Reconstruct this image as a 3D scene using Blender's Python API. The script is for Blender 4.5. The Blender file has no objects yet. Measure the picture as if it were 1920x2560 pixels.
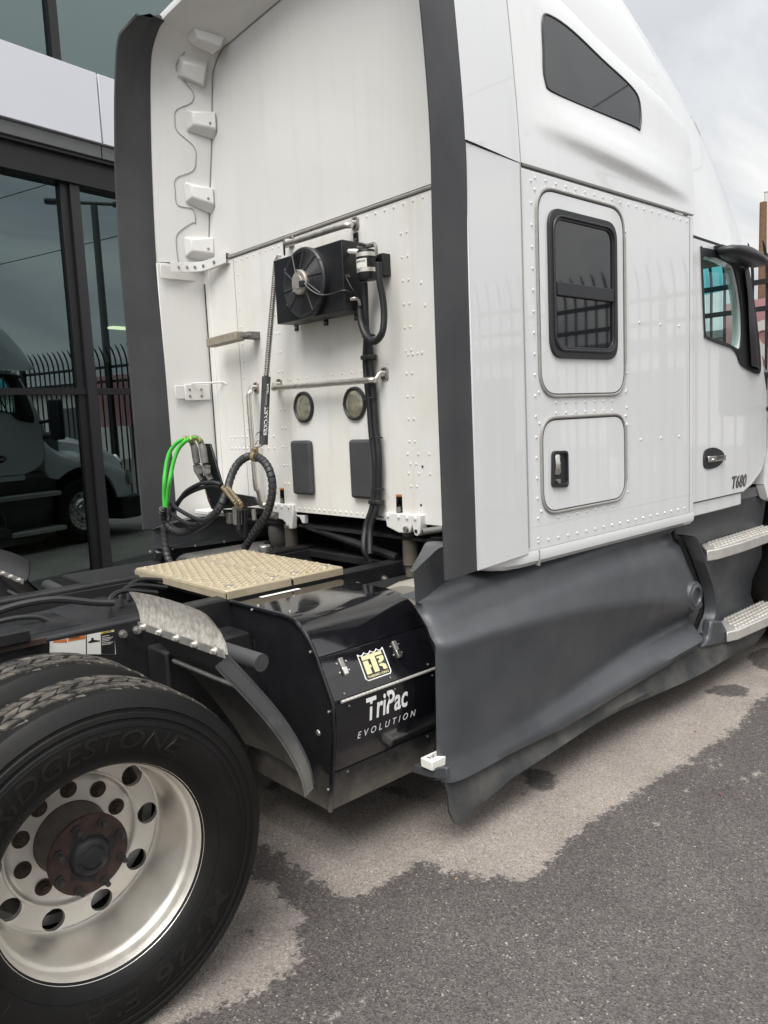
import bpy, bmesh, math, random
import numpy as np
from mathutils import Vector, Matrix
random.seed(7)
rng = np.random.default_rng(7)
PI = math.pi
sc = bpy.context.scene
COL = sc.collection

# ------------------------------------------------------------------ camera
CAM = np.array([-0.728, -3.17, 1.669])
FPX = 1931.06
YAW, PIT, ROL = [math.radians(a) for a in (47.8234, 6.8769, 2.6270)]
_f = np.array([math.cos(YAW)*math.cos(PIT), math.sin(YAW)*math.cos(PIT), -math.sin(PIT)])
_r = np.array([math.sin(YAW), -math.cos(YAW), 0.0])
_d = np.cross(_f, _r)
_r2 = _r*math.cos(ROL) + _d*math.sin(ROL)
_d2 = -_r*math.sin(ROL) + _d*math.cos(ROL)
cam = bpy.data.cameras.new('camera'); cob = bpy.data.objects.new('camera', cam); COL.objects.link(cob)
cob.matrix_world = Matrix(((_r2[0], -_d2[0], -_f[0], CAM[0]), (_r2[1], -_d2[1], -_f[1], CAM[1]),
                           (_r2[2], -_d2[2], -_f[2], CAM[2]), (0, 0, 0, 1)))
cam.sensor_fit = 'VERTICAL'; cam.sensor_height = 36.0; cam.sensor_width = 27.0
cam.lens = FPX/2560*36.0; cam.clip_start = 0.02; cam.clip_end = 2000
sc.camera = cob
sc.render.resolution_x = 768; sc.render.resolution_y = 1024

# ------------------------------------------------------------------ sky and sun (overcast)
SUN_EL, SUN_AZ = 58.0, 206.0          # degrees; azimuth of the sun measured from +X towards +Y
w = bpy.data.worlds.new('World'); sc.world = w; w.use_nodes = True
nt = w.node_tree; nt.nodes.clear()
def N(nt, t, **kw):
    n = nt.nodes.new(t)
    for k, v in kw.items():
        if k.startswith('i_'):
            key = k[2:]; key = int(key) if key.isdigit() else key.replace('_', ' ')
            n.inputs[key].default_value = v
        else: setattr(n, k, v)
    return n
L = nt.links.new
sky = N(nt, 'ShaderNodeTexSky', sky_type='NISHITA', sun_disc=False)
sky.sun_elevation = math.radians(SUN_EL); sky.sun_rotation = math.radians(90 - SUN_AZ)
sky.air_density = 1.0; sky.dust_density = 2.0
skm = N(nt, 'ShaderNodeMix', data_type='RGBA', blend_type='MULTIPLY'); skm.inputs['Factor'].default_value = 1.0
L(sky.outputs[0], skm.inputs['A']); skm.inputs['B'].default_value = (0.10, 0.10, 0.10, 1)
tc = N(nt, 'ShaderNodeTexCoord'); sep = N(nt, 'ShaderNodeSeparateXYZ'); L(tc.outputs['Generated'], sep.inputs[0])
zc_ = N(nt, 'ShaderNodeMath', operation='MAXIMUM'); zc_.inputs[1].default_value = 0.0; L(sep.outputs[2], zc_.inputs[0])
za = N(nt, 'ShaderNodeMath', operation='ADD'); za.inputs[1].default_value = 0.22; L(zc_.outputs[0], za.inputs[0])
dv = N(nt, 'ShaderNodeVectorMath', operation='DIVIDE'); cz = N(nt, 'ShaderNodeCombineXYZ')
for i in range(3): L(za.outputs[0], cz.inputs[i])
L(tc.outputs['Generated'], dv.inputs[0]); L(cz.outputs[0], dv.inputs[1])
no1 = N(nt, 'ShaderNodeTexNoise', i_Scale=1.15, i_Detail=8.0, i_Roughness=0.55, i_Distortion=0.6)
mpv = N(nt, 'ShaderNodeVectorMath', operation='ADD'); mpv.inputs[1].default_value = (0.9, 1.4, 0.0); L(dv.outputs[0], mpv.inputs[0]); L(mpv.outputs[0], no1.inputs['Vector'])
cr = N(nt, 'ShaderNodeValToRGB'); L(no1.outputs[0], cr.inputs[0])
e = cr.color_ramp.elements
e[0].position = 0.36; e[0].color = (0.465, 0.475, 0.489, 1)
e[1].position = 0.62; e[1].color = (0.80, 0.79, 0.758, 1)
em = cr.color_ramp.elements.new(0.50); em.color = (0.60, 0.605, 0.61, 1)
# CIE overcast: the zenith is about three times as bright as the horizon
zg = N(nt, 'ShaderNodeMath', operation='MULTIPLY_ADD'); zg.inputs[1].default_value = 1.20; zg.inputs[2].default_value = 0.48
z2 = N(nt, 'ShaderNodeMath', operation='MULTIPLY'); L(zc_.outputs[0], z2.inputs[0]); L(zc_.outputs[0], z2.inputs[1]); L(z2.outputs[0], zg.inputs[0])
cm = N(nt, 'ShaderNodeVectorMath', operation='SCALE'); L(cr.outputs[0], cm.inputs[0]); L(zg.outputs[0], cm.inputs['Scale'])
mx = N(nt, 'ShaderNodeMix', data_type='RGBA'); mx.inputs['Factor'].default_value = 0.93
L(skm.outputs['Result'], mx.inputs['A']); L(cm.outputs[0], mx.inputs['B'])
bg = N(nt, 'ShaderNodeBackground'); bg.inputs[1].default_value = 1.0; L(mx.outputs['Result'], bg.inputs[0])
ow = N(nt, 'ShaderNodeOutputWorld'); L(bg.outputs[0], ow.inputs[0])

sl = bpy.data.lights.new('sun', 'SUN'); sl.energy = 1.5; sl.angle = math.radians(40); sl.color = (1.0, 0.98, 0.95)
so = bpy.data.objects.new('sun', sl); COL.objects.link(so)
_el, _az = math.radians(SUN_EL), math.radians(SUN_AZ)
_sd = Vector((math.cos(_el)*math.cos(_az), math.cos(_el)*math.sin(_az), math.sin(_el)))
so.rotation_euler = _sd.to_track_quat('Z', 'Y').to_euler(); so.location = _sd*30
sc.view_settings.view_transform = 'Standard'; sc.view_settings.look = 'None'
sc.view_settings.exposure = 1.20; sc.view_settings.gamma = 1.0; sc.view_settings.use_curve_mapping = False

# ------------------------------------------------------------------ pixel -> position helpers (photo pixels, 1920 x 2560)
def ray(u, v): return _r2*((u-960)/FPX) + _d2*((v-1280)/FPX) + _f
def PX(u, v, k):
    d = ray(u, v); return CAM + d*((k-CAM[0])/d[0])
def PY(u, v, k):
    d = ray(u, v); return CAM + d*((k-CAM[1])/d[1])
def PZ(u, v, k):
    d = ray(u, v); return CAM + d*((k-CAM[2])/d[2])
def PP(u, v, p0, n):
    d = ray(u, v); n = np.asarray(n, float); return CAM + d*(((np.asarray(p0)-CAM)@n)/(d@n))
def crop(ox, oy, size): return lambda a, b: (ox+a*size/1659.0, oy+b*size/1659.0)
OV = crop(0, 0, 1920)
def wz(z): return 1.19 if z < 2.65 else 1.19-0.10*((z-2.65)/1.1)**1.3
def PS(u, v):                     # the sleeper's outer side, leaning in above the seam
    y = 1.19
    for _ in range(8):
        p = PY(u, v, -y); y = wz(p[2])
    return PY(u, v, -y)

# ------------------------------------------------------------------ materials
def mat(name, col, rough=0.5, metal=0.0, coat=0.0, var=None, bump=None, rvar=None, spec=0.5, dust=None, coatr=0.05):
    """var=(scale, amount, colour2[, detail]); bump=(scale, strength, distance); dust=(colour, z0, z1, amount) grime with a noisy edge"""
    m = bpy.data.materials.new(name); m.use_nodes = True; nt = m.node_tree; b = nt.nodes['Principled BSDF']
    L = nt.links.new
    b.inputs['Base Color'].default_value = (*col, 1); b.inputs['Roughness'].default_value = rough
    b.inputs['Metallic'].default_value = metal; b.inputs['Coat Weight'].default_value = coat
    b.inputs['Coat Roughness'].default_value = coatr; b.inputs['Specular IOR Level'].default_value = spec
    tc = N(nt, 'ShaderNodeTexCoord'); out = None
    if var:
        n = N(nt, 'ShaderNodeTexNoise', i_Scale=var[0], i_Detail=var[3] if len(var) > 3 else 5.0, i_Roughness=0.6)
        L(tc.outputs['Object'], n.inputs['Vector'])
        mr = N(nt, 'ShaderNodeMapRange'); mr.inputs[1].default_value = 0.38; mr.inputs[2].default_value = 0.68
        mr.inputs[4].default_value = var[1]; L(n.outputs[0], mr.inputs[0])
        mi = N(nt, 'ShaderNodeMix', data_type='RGBA'); L(mr.outputs[0], mi.inputs['Factor'])
        mi.inputs['A'].default_value = (*col, 1); mi.inputs['B'].default_value = (*var[2], 1)
        out = mi.outputs['Result']
    if dust:
        se = N(nt, 'ShaderNodeSeparateXYZ'); L(tc.outputs['Object'], se.inputs[0])
        n = N(nt, 'ShaderNodeTexNoise', i_Scale=9.0, i_Detail=8.0, i_Roughness=0.65); L(tc.outputs['Object'], n.inputs['Vector'])
        a = N(nt, 'ShaderNodeMath', operation='MULTIPLY_ADD'); a.inputs[1].default_value = (dust[2]-dust[1])*1.6; L(n.outputs[0], a.inputs[0])
        L(se.outputs[2], a.inputs[2])
        mr = N(nt, 'ShaderNodeMapRange'); off = (dust[2]-dust[1])*0.8
        mr.inputs[1].default_value = dust[1]+off; mr.inputs[2].default_value = dust[2]+off
        mr.inputs[3].default_value = dust[3]; mr.inputs[4].default_value = 0.0; L(a.outputs[0], mr.inputs[0])
        mi = N(nt, 'ShaderNodeMix', data_type='RGBA'); L(mr.outputs[0], mi.inputs['Factor'])
        if out: L(out, mi.inputs['A'])
        else: mi.inputs['A'].default_value = (*col, 1)
        mi.inputs['B'].default_value = (*dust[0], 1); out = mi.outputs['Result']
        rm = N(nt, 'ShaderNodeMath', operation='MULTIPLY_ADD'); rm.inputs[1].default_value = 0.75-rough; rm.inputs[2].default_value = rough
        L(mr.outputs[0], rm.inputs[0]); L(rm.outputs[0], b.inputs['Roughness'])
    if out: L(out, b.inputs['Base Color'])
    if rvar:
        n = N(nt, 'ShaderNodeTexNoise', i_Scale=rvar[0], i_Detail=4.0); L(tc.outputs['Object'], n.inputs['Vector'])
        mr = N(nt, 'ShaderNodeMapRange'); mr.inputs[1].default_value = 0.35; mr.inputs[2].default_value = 0.65
        mr.inputs[3].default_value = rvar[1]; mr.inputs[4].default_value = rvar[2]; L(n.outputs[0], mr.inputs[0])
        L(mr.outputs[0], b.inputs['Roughness'])
    if bump:
        n = N(nt, 'ShaderNodeTexNoise', i_Scale=bump[0], i_Detail=4.0); L(tc.outputs['Object'], n.inputs['Vector'])
        bp = N(nt, 'ShaderNodeBump'); bp.inputs['Strength'].default_value = bump[1]
        bp.inputs['Distance'].default_value = bump[2] if len(bump) > 2 else 0.002
        L(n.outputs[0], bp.inputs['Height']); L(bp.outputs[0], b.inputs['Normal'])
    return m

def glassmat(name, tint, refl, ior):
    m = bpy.data.materials.new(name); m.use_nodes = True; nt = m.node_tree; nt.nodes.clear(); L = nt.links.new
    fr = N(nt, 'ShaderNodeFresnel', i_IOR=ior); tr = N(nt, 'ShaderNodeBsdfTransparent'); tr.inputs[0].default_value = (*tint, 1)
    gl = N(nt, 'ShaderNodeBsdfGlossy'); gl.inputs['Color'].default_value = (*refl, 1); gl.inputs['Roughness'].default_value = 0.0
    ge = N(nt, 'ShaderNodeNewGeometry'); fm = N(nt, 'ShaderNodeMath', operation='MULTIPLY_ADD'); fm.inputs[1].default_value = -1.0; fm.inputs[2].default_value = 1.0; L(ge.outputs['Backfacing'], fm.inputs[0])
    fx = N(nt, 'ShaderNodeMath', operation='MULTIPLY'); L(fr.outputs[0], fx.inputs[0]); L(fm.outputs[0], fx.inputs[1])
    mi = N(nt, 'ShaderNodeMixShader'); L(fx.outputs[0], mi.inputs[0]); L(tr.outputs[0], mi.inputs[1]); L(gl.outputs[0], mi.inputs[2])
    o = N(nt, 'ShaderNodeOutputMaterial'); L(mi.outputs[0], o.inputs[0]); return m

M = {}
M['white'] = mat('white_paint', (0.77, 0.778, 0.775), 0.35, coat=1.0, var=(0.9, 0.25, (0.70, 0.71, 0.70)), bump=(1.7, 0.05, 0.02), coatr=0.02)
M['back'] = mat('white_paint_back', (0.78, 0.775, 0.752), 0.38, coat=0.35, var=(2.6, 0.6, (0.69, 0.655, 0.575), 7.0), bump=(2.0, 0.05, 0.02), coatr=0.12)
M['gelcoat'] = mat('white_gelcoat', (0.73, 0.725, 0.70), 0.45, var=(1.5, 0.4, (0.68, 0.665, 0.62)), coat=0.5, coatr=0.06)
def streaks(m, amt, col):
    nt = m.node_tree; L = nt.links.new; b = nt.nodes['Principled BSDF']; src = b.inputs['Base Color'].links[0].from_socket
    tc = N(nt, 'ShaderNodeTexCoord'); mp = N(nt, 'ShaderNodeMapping'); mp.inputs['Scale'].default_value = (9, 9, .55); L(tc.outputs['Object'], mp.inputs[0])
    n = N(nt, 'ShaderNodeTexNoise', i_Scale=1.6, i_Detail=7.0, i_Roughness=0.62, i_Distortion=0.25); L(mp.outputs[0], n.inputs['Vector'])
    mr = N(nt, 'ShaderNodeMapRange'); mr.inputs[1].default_value = 0.52; mr.inputs[2].default_value = 0.78; mr.inputs[4].default_value = amt; L(n.outputs[0], mr.inputs[0])
    mi = N(nt, 'ShaderNodeMix', data_type='RGBA'); L(mr.outputs[0], mi.inputs['Factor']); L(src, mi.inputs['A']); mi.inputs['B'].default_value = (*col, 1)
    for l in list(b.inputs['Base Color'].links): nt.links.remove(l)
    L(mi.outputs['Result'], b.inputs['Base Color'])
streaks(M['white'], .22, (0.58, 0.59, 0.585)); streaks(M['back'], .38, (0.56, 0.52, 0.44)); streaks(M['gelcoat'], .3, (0.60, 0.585, 0.54))
M['rubber'] = mat('black_rubber', (0.050, 0.051, 0.055), 0.55, var=(3.0, 0.6, (0.080, 0.080, 0.084), 8.0), bump=(90, 0.15, 0.001), spec=0.35)
M['grey'] = mat('grey_plastic', (0.050, 0.0545, 0.061), 0.40, var=(4.5, 0.45, (0.088, 0.091, 0.095), 9.0), rvar=(7, 0.28, 0.48), bump=(220, 0.1, 0.001), spec=0.6)
M['skirt'] = mat('skirt_rubber', (0.040, 0.042, 0.044), 0.65, var=(5, 0.85, (0.115, 0.108, 0.096), 9.0), spec=0.3)
M['frame'] = mat('frame_black', (0.012, 0.012, 0.014), 0.38, var=(6, 0.5, (0.03, 0.028, 0.026)), rvar=(9, 0.3, 0.6))
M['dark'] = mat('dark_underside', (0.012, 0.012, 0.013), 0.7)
M['gloss'] = mat('gloss_black', (0.006, 0.006, 0.008), 0.16, coat=0.5, rvar=(14, 0.10, 0.24), dust=((0.20, 0.18, 0.15), 0.22, 0.34, 0.9))
M['glosstop'] = mat('gloss_black_lid', (0.006, 0.006, 0.008), 0.10, coat=0.6, rvar=(22, 0.06, 0.18))
M['satin'] = mat('satin_black', (0.010, 0.010, 0.012), 0.42, rvar=(10, 0.35, 0.5), dust=((0.17, 0.155, 0.13), 0.22, 0.40, 0.85))
M['alu'] = mat('aluminium_wheel', (0.76, 0.73, 0.675), 0.42, metal=0.72, var=(6, 0.4, (0.60, 0.53, 0.44), 8.0), rvar=(18, 0.38, 0.50))
M['alulip'] = mat('aluminium_lip', (0.78, 0.75, 0.70), 0.28, metal=0.9, rvar=(30, 0.2, 0.4))
M['plate'] = mat('tread_plate', (0.55, 0.475, 0.345), 0.45, metal=0.35, var=(14, 0.5, (0.40, 0.33, 0.22)))
M['step'] = mat('step_aluminium', (0.72, 0.70, 0.66), 0.4, metal=0.6, var=(12, 0.4, (0.5, 0.46, 0.4)))
M['galv'] = mat('weathered_aluminium', (0.66, 0.64, 0.60), 0.5, metal=0.3, var=(48, 0.7, (0.26, 0.21, 0.15), 10.0), rvar=(20, 0.35, 0.6))
M['chrome'] = mat('stainless', (0.74, 0.72, 0.68), 0.16, metal=1.0, rvar=(20, 0.12, 0.3))
M['steel'] = mat('dull_steel', (0.42, 0.41, 0.39), 0.42, metal=0.8, var=(30, 0.5, (0.22, 0.19, 0.16)))
M['rust'] = mat('rusty_steel', (0.055, 0.029, 0.022), 0.7, var=(30, 0.7, (0.016, 0.012, 0.011)))
M['fender'] = mat('fender_plastic', (0.060, 0.060, 0.060), 0.6, dust=((0.22, 0.205, 0.18), .45, .72, .8))
M['studs'] = mat('dark_studs', (0.05, 0.048, 0.046), 0.5, metal=0.4)
M['hubgrey'] = mat('hub_grey', (0.085, 0.078, 0.070), 0.6, var=(14, 0.7, (0.13, 0.118, 0.10)))
M['stain'] = mat('rust_stain', (0.045, 0.030, 0.020), 0.8, var=(40, 0.7, (0.02, 0.016, 0.013)))
M['shock'] = mat('shock_brown', (0.10, 0.085, 0.066), 0.65, var=(12, 0.6, (0.16, 0.135, 0.105)))
M['bag'] = mat('airbag_rubber', (0.075, 0.072, 0.066), 0.7, var=(9, 0.6, (0.12, 0.113, 0.10)))
M['tyre'] = mat('tyre_rubber', (0.0040, 0.0037, 0.0035), 0.6, var=(5, 0.6, (0.010, 0.009, 0.0085)), bump=(160, 0.12, 0.001), spec=0.28)
M['tread'] = mat('tyre_tread', (0.032, 0.030, 0.028), 0.72, var=(24, 0.9, (0.14, 0.125, 0.105), 8.0), bump=(120, 0.5, 0.002), spec=0.3)
M['letter'] = mat('tyre_letter', (0.0085, 0.008, 0.0075), 0.45, spec=0.4)
M['corr'] = mat('black_conduit', (0.018, 0.018, 0.020), 0.5)
M['wrap'] = mat('hose_wrap', (0.030, 0.030, 0.033), 0.5, var=(9, 0.5, (0.05, 0.05, 0.052)))
M['green'] = mat('green_hose', (0.07, 0.56, 0.065), 0.4, var=(20, 0.35, (0.10, 0.40, 0.06)))
M['blackbox'] = mat('condenser_black', (0.012, 0.0125, 0.014), 0.4, rvar=(7, 0.32, 0.5))
M['guard'] = mat('fan_guard_black', (0.030, 0.031, 0.034), 0.45)
M['motor'] = mat('motor_grey', (0.36, 0.34, 0.31), 0.5, metal=0.4, var=(18, 0.5, (0.22, 0.2, 0.18)))
M['gladhand'] = mat('cast_grey', (0.17, 0.165, 0.155), 0.55, var=(22, 0.6, (0.09, 0.085, 0.08)))
M['brass'] = mat('brass_spring', (0.42, 0.34, 0.18), 0.4, metal=0.6)
M['tan'] = mat('tan_clamp', (0.33, 0.24, 0.13), 0.5, metal=0.3)
M['lens'] = mat('lamp_lens', (0.50, 0.48, 0.36), 0.15, metal=0.3, coat=1.0, var=(26, 0.8, (0.16, 0.155, 0.11)))
M['beige'] = mat('beige_dirty', (0.33, 0.29, 0.23), 0.55, var=(12, 0.6, (0.20, 0.17, 0.13)))
M['pane'] = mat('dark_window', (0.012, 0.013, 0.015), 0.03, spec=0.8)
M['trim'] = mat('window_trim', (0.022, 0.023, 0.026), 0.45)
M['seal'] = mat('grey_seal', (0.33, 0.32, 0.30), 0.45, var=(20, 0.4, (0.22, 0.21, 0.19)))
M['gap'] = mat('seam_sealant', (0.30, 0.30, 0.28), 0.7)
M['gapdark'] = mat('panel_gap', (0.045, 0.045, 0.045), 0.8)
M['orange'] = mat('label_orange', (0.50, 0.17, 0.05), 0.5)
M['leafc'] = mat('dry_leaf', (0.42, 0.26, 0.14), 0.7, var=(90, 0.6, (0.25, 0.15, 0.08)))
M['scrapc'] = mat('red_scrap', (0.30, 0.06, 0.06), 0.6)
M['yellow'] = mat('label_yellow', (0.66, 0.52, 0.05), 0.5)
M['labelw'] = mat('label_white', (0.74, 0.73, 0.68), 0.5)
M['labelk'] = mat('label_black', (0.015, 0.015, 0.016), 0.45)
M['decal'] = mat('decal_white', (0.82, 0.82, 0.80), 0.45)
M['cream'] = mat('decal_cream', (0.72, 0.67, 0.38), 0.45)
M['red'] = mat('label_red', (0.55, 0.03, 0.05), 0.5)
M['fence'] = mat('fence_black', (0.010, 0.010, 0.011), 0.5)
M['mull'] = mat('mullion_bronze', (0.0055, 0.0055, 0.0065), 0.45, var=(2, 0.4, (0.009, 0.009, 0.010)))
M['mulllit'] = mat('mullion_lit_face', (0.018, 0.0175, 0.021), 0.4)  # mullion colour lightened to paint in its lit right face
M['brushed'] = mat('brushed_stainless', (0.70, 0.67, 0.62), 0.30, metal=0.85, var=(9, 0.4, (0.45, 0.40, 0.34)), rvar=(25, 0.26, 0.42))
M['tank'] = mat('tank_aluminium', (0.34, 0.315, 0.27), 0.55, metal=0.2, var=(7, 0.7, (0.36, 0.33, 0.28)))
M['fascia'] = mat('fascia_metal', (0.70, 0.71, 0.76), 0.4, metal=0.15, var=(1.2, 0.3, (0.62, 0.63, 0.68)))
M['soffit'] = mat('soffit_metal', (0.11, 0.115, 0.115), 0.5, var=(3, 0.4, (0.15, 0.15, 0.145)))
M['glass'] = glassmat('facade_glass', (0.22, 0.27, 0.25), (0.66, 0.84, 0.86), 2.6)
M['cabglass'] = glassmat('cab_glass', (0.88, 0.97, 0.945), (1, 1, 1), 1.45)
M['shade'] = glassmat('windscreen_band', (0.16, 0.56, 0.62), (1, 1, 1), 1.45)
M['room'] = mat('room_dark', (0.10, 0.10, 0.09), 0.8)
M['floor'] = mat('room_floor', (0.22, 0.21, 0.18), 0.5)
M['wood'] = mat('pole_wood', (0.20, 0.11, 0.06), 0.8, var=(9, 0.6, (0.11, 0.065, 0.04)))
M['wall'] = mat('pale_wall', (0.62, 0.60, 0.56), 0.8, var=(0.6, 0.5, (0.52, 0.50, 0.46)))
M['banner'] = mat('banner_red', (0.50, 0.26, 0.27), 0.7, var=(3, 0.4, (0.58, 0.36, 0.36)))
M['interior'] = mat('cab_trim', (0.16, 0.16, 0.165), 0.7)
M['polegrey'] = mat('pole_metal', (0.10, 0.10, 0.10), 0.5, metal=0.3)
M['polewhite'] = mat('pole_white', (0.62, 0.62, 0.58), 0.5)
def emis(name, col, s):
    m = mat(name, col, 0.5); b = m.node_tree.nodes['Principled BSDF']
    b.inputs['Emission Color'].default_value = (*col, 1); b.inputs['Emission Strength'].default_value = s; return m
M['lamp'] = emis('ceiling_lamp', (1.0, 0.86, 0.55), 6.0)

# ------------------------------------------------------------------ mesh builder
class MB:
    def __init__(s): s.v = []; s.f = []
    def add(s, vs, fs):
        k = len(s.v); s.v += [tuple(map(float, p)) for p in vs]; s.f += [tuple(i+k for i in f) for f in fs]; return s
    def box(s, x0, x1, y0, y1, z0, z1):
        return s.add([(x0, y0, z0), (x1, y0, z0), (x1, y1, z0), (x0, y1, z0), (x0, y0, z1), (x1, y0, z1), (x1, y1, z1), (x0, y1, z1)],
                     [(3, 2, 1, 0), (4, 5, 6, 7), (0, 1, 5, 4), (1, 2, 6, 5), (2, 3, 7, 6), (3, 0, 4, 7)])
    def obox(s, c, ax, ay, az):            # oriented box: centre and three half-axis vectors
        c, ax, ay, az = [np.asarray(q, float) for q in (c, ax, ay, az)]
        vs = [c+i*ax+j*ay+k*az for k in (-1, 1) for i, j in ((-1, -1), (1, -1), (1, 1), (-1, 1))]
        return s.add(vs, [(3, 2, 1, 0), (4, 5, 6, 7), (0, 1, 5, 4), (1, 2, 6, 5), (2, 3, 7, 6), (3, 0, 4, 7)])
    def prism(s, poly, vec):
        poly = [np.asarray(p, float) for p in poly]; n = len(poly); vec = np.asarray(vec, float)
        return s.add(poly+[p+vec for p in poly], [tuple(range(n-1, -1, -1)), tuple(range(n, 2*n))] +
                     [(i, (i+1) % n, n+(i+1) % n, n+i) for i in range(n)])
    def grid(s, rows, closed=False):
        m, n = len(rows), len(rows[0]); vs = [p for r in rows for p in r]
        fs = [(i*n+j, i*n+(j+1) % n, (i+1)*n+(j+1) % n, (i+1)*n+j) for i in range(m-1) for j in range(n if closed else n-1)]
        return s.add(vs, fs)
    def tube(s, path, r, n=10, closed=False, caps=True):
        P = [np.asarray(p, float) for p in path]; m = len(P)
        T = []
        for i in range(m):
            a = P[(i-1) % m] if (closed or i > 0) else P[i]; b = P[(i+1) % m] if (closed or i < m-1) else P[i]
            t = b-a; T.append(t/(np.linalg.norm(t)+1e-12))
        u = np.cross(T[0], (0.13, 0.31, 0.94)); u /= np.linalg.norm(u); rows = []
        for i in range(m):
            u = u-T[i]*(u@T[i]); u /= np.linalg.norm(u); v = np.cross(T[i], u); rr = r[i] if hasattr(r, '__len__') else r
            rows.append([P[i]+rr*(math.cos(2*PI*k/n)*u+math.sin(2*PI*k/n)*v) for k in range(n)])
        if closed: rows.append(rows[0])
        k0 = len(s.v); s.grid(rows, True)
        if caps and not closed:
            s.f.append(tuple(k0+n-1-i for i in range(n))); s.f.append(tuple(k0+(m-1)*n+i for i in range(n)))
        return s
    def lathe(s, prof, o, ax, n=32, a0=0, a1=2*PI):      # prof: (radius, distance along axis)
        o = np.asarray(o, float); ax = np.asarray(ax, float); ax /= np.linalg.norm(ax)
        u = np.cross(ax, (0, 0, 1.0) if abs(ax[2]) < .9 else (1.0, 0, 0)); u /= np.linalg.norm(u); v = np.cross(ax, u)
        full = abs(a1-a0-2*PI) < 1e-6; cnt = n if full else n+1
        rows = [[o+ax*h+r*(math.cos(a0+(a1-a0)*k/n)*u+math.sin(a0+(a1-a0)*k/n)*v) for k in range(cnt)] for r, h in prof]
        return s.grid(rows, full)
    def cyl(s, p0, p1, r, n=16): return s.tube([p0, p1], r, n)
    def dome(s, p, nrm, r=0.0060, h=0.0042, n=8):
        nrm = np.asarray(nrm, float); nrm /= np.linalg.norm(nrm); p = np.asarray(p, float)
        u = np.cross(nrm, (0.3, 0.2, 0.93)); u /= np.linalg.norm(u); v = np.cross(nrm, u)
        vs = []; 
        for rr, hh in ((1, -.001/h), (.75, .7)):
            vs += [p+nrm*h*hh+r*rr*(math.cos(2*PI*k/n)*u+math.sin(2*PI*k/n)*v) for k in range(n)]
        vs.append(p+nrm*h)
        fs = [(k, (k+1) % n, n+(k+1) % n, n+k) for k in range(n)]+[(n+k, n+(k+1) % n, 2*n) for k in range(n)]
        return s.add(vs, fs)
    def bolt(s, p, nrm, r=0.012, h=0.012): 
        nrm = np.asarray(nrm, float); nrm /= np.linalg.norm(nrm); p = np.asarray(p, float)
        s.tube([p-nrm*.002, p+nrm*h*.3], r*1.45, 12); return s.tube([p, p+nrm*h], r, 6)
    def fill(s, outer, holes, thick, nrm):    # planar region with holes, given thickness
        bm = bmesh.new(); es = []
        for lp in [outer]+holes:
            vs = [bm.verts.new(tuple(map(float, p))) for p in lp]
            es += [bm.edges.new((vs[i], vs[(i+1) % len(vs)])) for i in range(len(vs))]
        bmesh.ops.triangle_fill(bm, use_beauty=True, use_dissolve=False, edges=es, normal=tuple(map(float, nrm)))
        bm.verts.index_update(); vs = [np.array(v.co) for v in bm.verts]; fs = [tuple(v.index for v in f.verts) for f in bm.faces]
        n = len(vs); t = np.asarray(nrm, float)*thick
        s.add(vs+[p-t for p in vs], fs+[tuple(n+i for i in reversed(f)) for f in fs] +
              [(e.verts[0].index, e.verts[1].index, n+e.verts[1].index, n+e.verts[0].index) for e in bm.edges if len(e.link_faces) == 1])
        bm.free(); return s
    def mirror(s): s.v = [(x, -y, z) for x, y, z in s.v]; s.f = [tuple(reversed(f)) for f in s.f]; return s
    def copy(s): m = MB(); m.v = list(s.v); m.f = list(s.f); return m

def base_of(root): return root.get('_b', None)
def part(name, mb, m, parent=None, bev=0.0, ang=35, kind=None, label=None, seg=2, flat=False):
    me = bpy.data.meshes.new(name); me.from_pydata(mb.v, [], mb.f); me.validate()
    bm = bmesh.new(); bm.from_mesh(me); bmesh.ops.recalc_face_normals(bm, faces=bm.faces); bm.to_mesh(me); bm.free()
    if not flat:
        me.polygons.foreach_set('use_smooth', [True]*len(me.polygons)); me.set_sharp_from_angle(angle=math.radians(ang))
    me.materials.append(M[m]); o = bpy.data.objects.new(name, me); COL.objects.link(o)
    if parent:
        r = parent
        while r.parent: r = r.parent
        o.parent = parent
        if r == parent: o.matrix_parent_inverse = Matrix.Translation(-Vector(r.location))
    if bev:
        b = o.modifiers.new('bevel', 'BEVEL'); b.width = bev; b.segments = seg; b.limit_method = 'ANGLE'; b.angle_limit = math.radians(30)
        b.harden_normals = False
    if kind: o['kind'] = kind
    if label: o['label'] = label
    return o
def thing(name, label, cat, loc=(0, 0, 0), group=None):
    o = bpy.data.objects.new(name, None); COL.objects.link(o); o.location = loc; o.empty_display_size = 0.2
    o['label'] = label; o['category'] = cat
    if group: o['group'] = group
    return o
def spline(pts, n=8, closed=False):
    P = [np.asarray(p, float) for p in pts]; out = []; m = len(P)
    for i in range(m if closed else m-1):
        p0 = P[(i-1) % m] if closed or i > 0 else 2*P[0]-P[1]; p1 = P[i]; p2 = P[(i+1) % m]
        p3 = P[(i+2) % m] if closed or i < m-2 else 2*P[-1]-P[-2]
        for k in range(n):
            t = k/n; out.append(0.5*((2*p1)+(-p0+p2)*t+(2*p0-5*p1+4*p2-p3)*t*t+(-p0+3*p1-3*p2+p3)*t**3))
    if not closed: out.append(P[-1])
    return out
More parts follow.
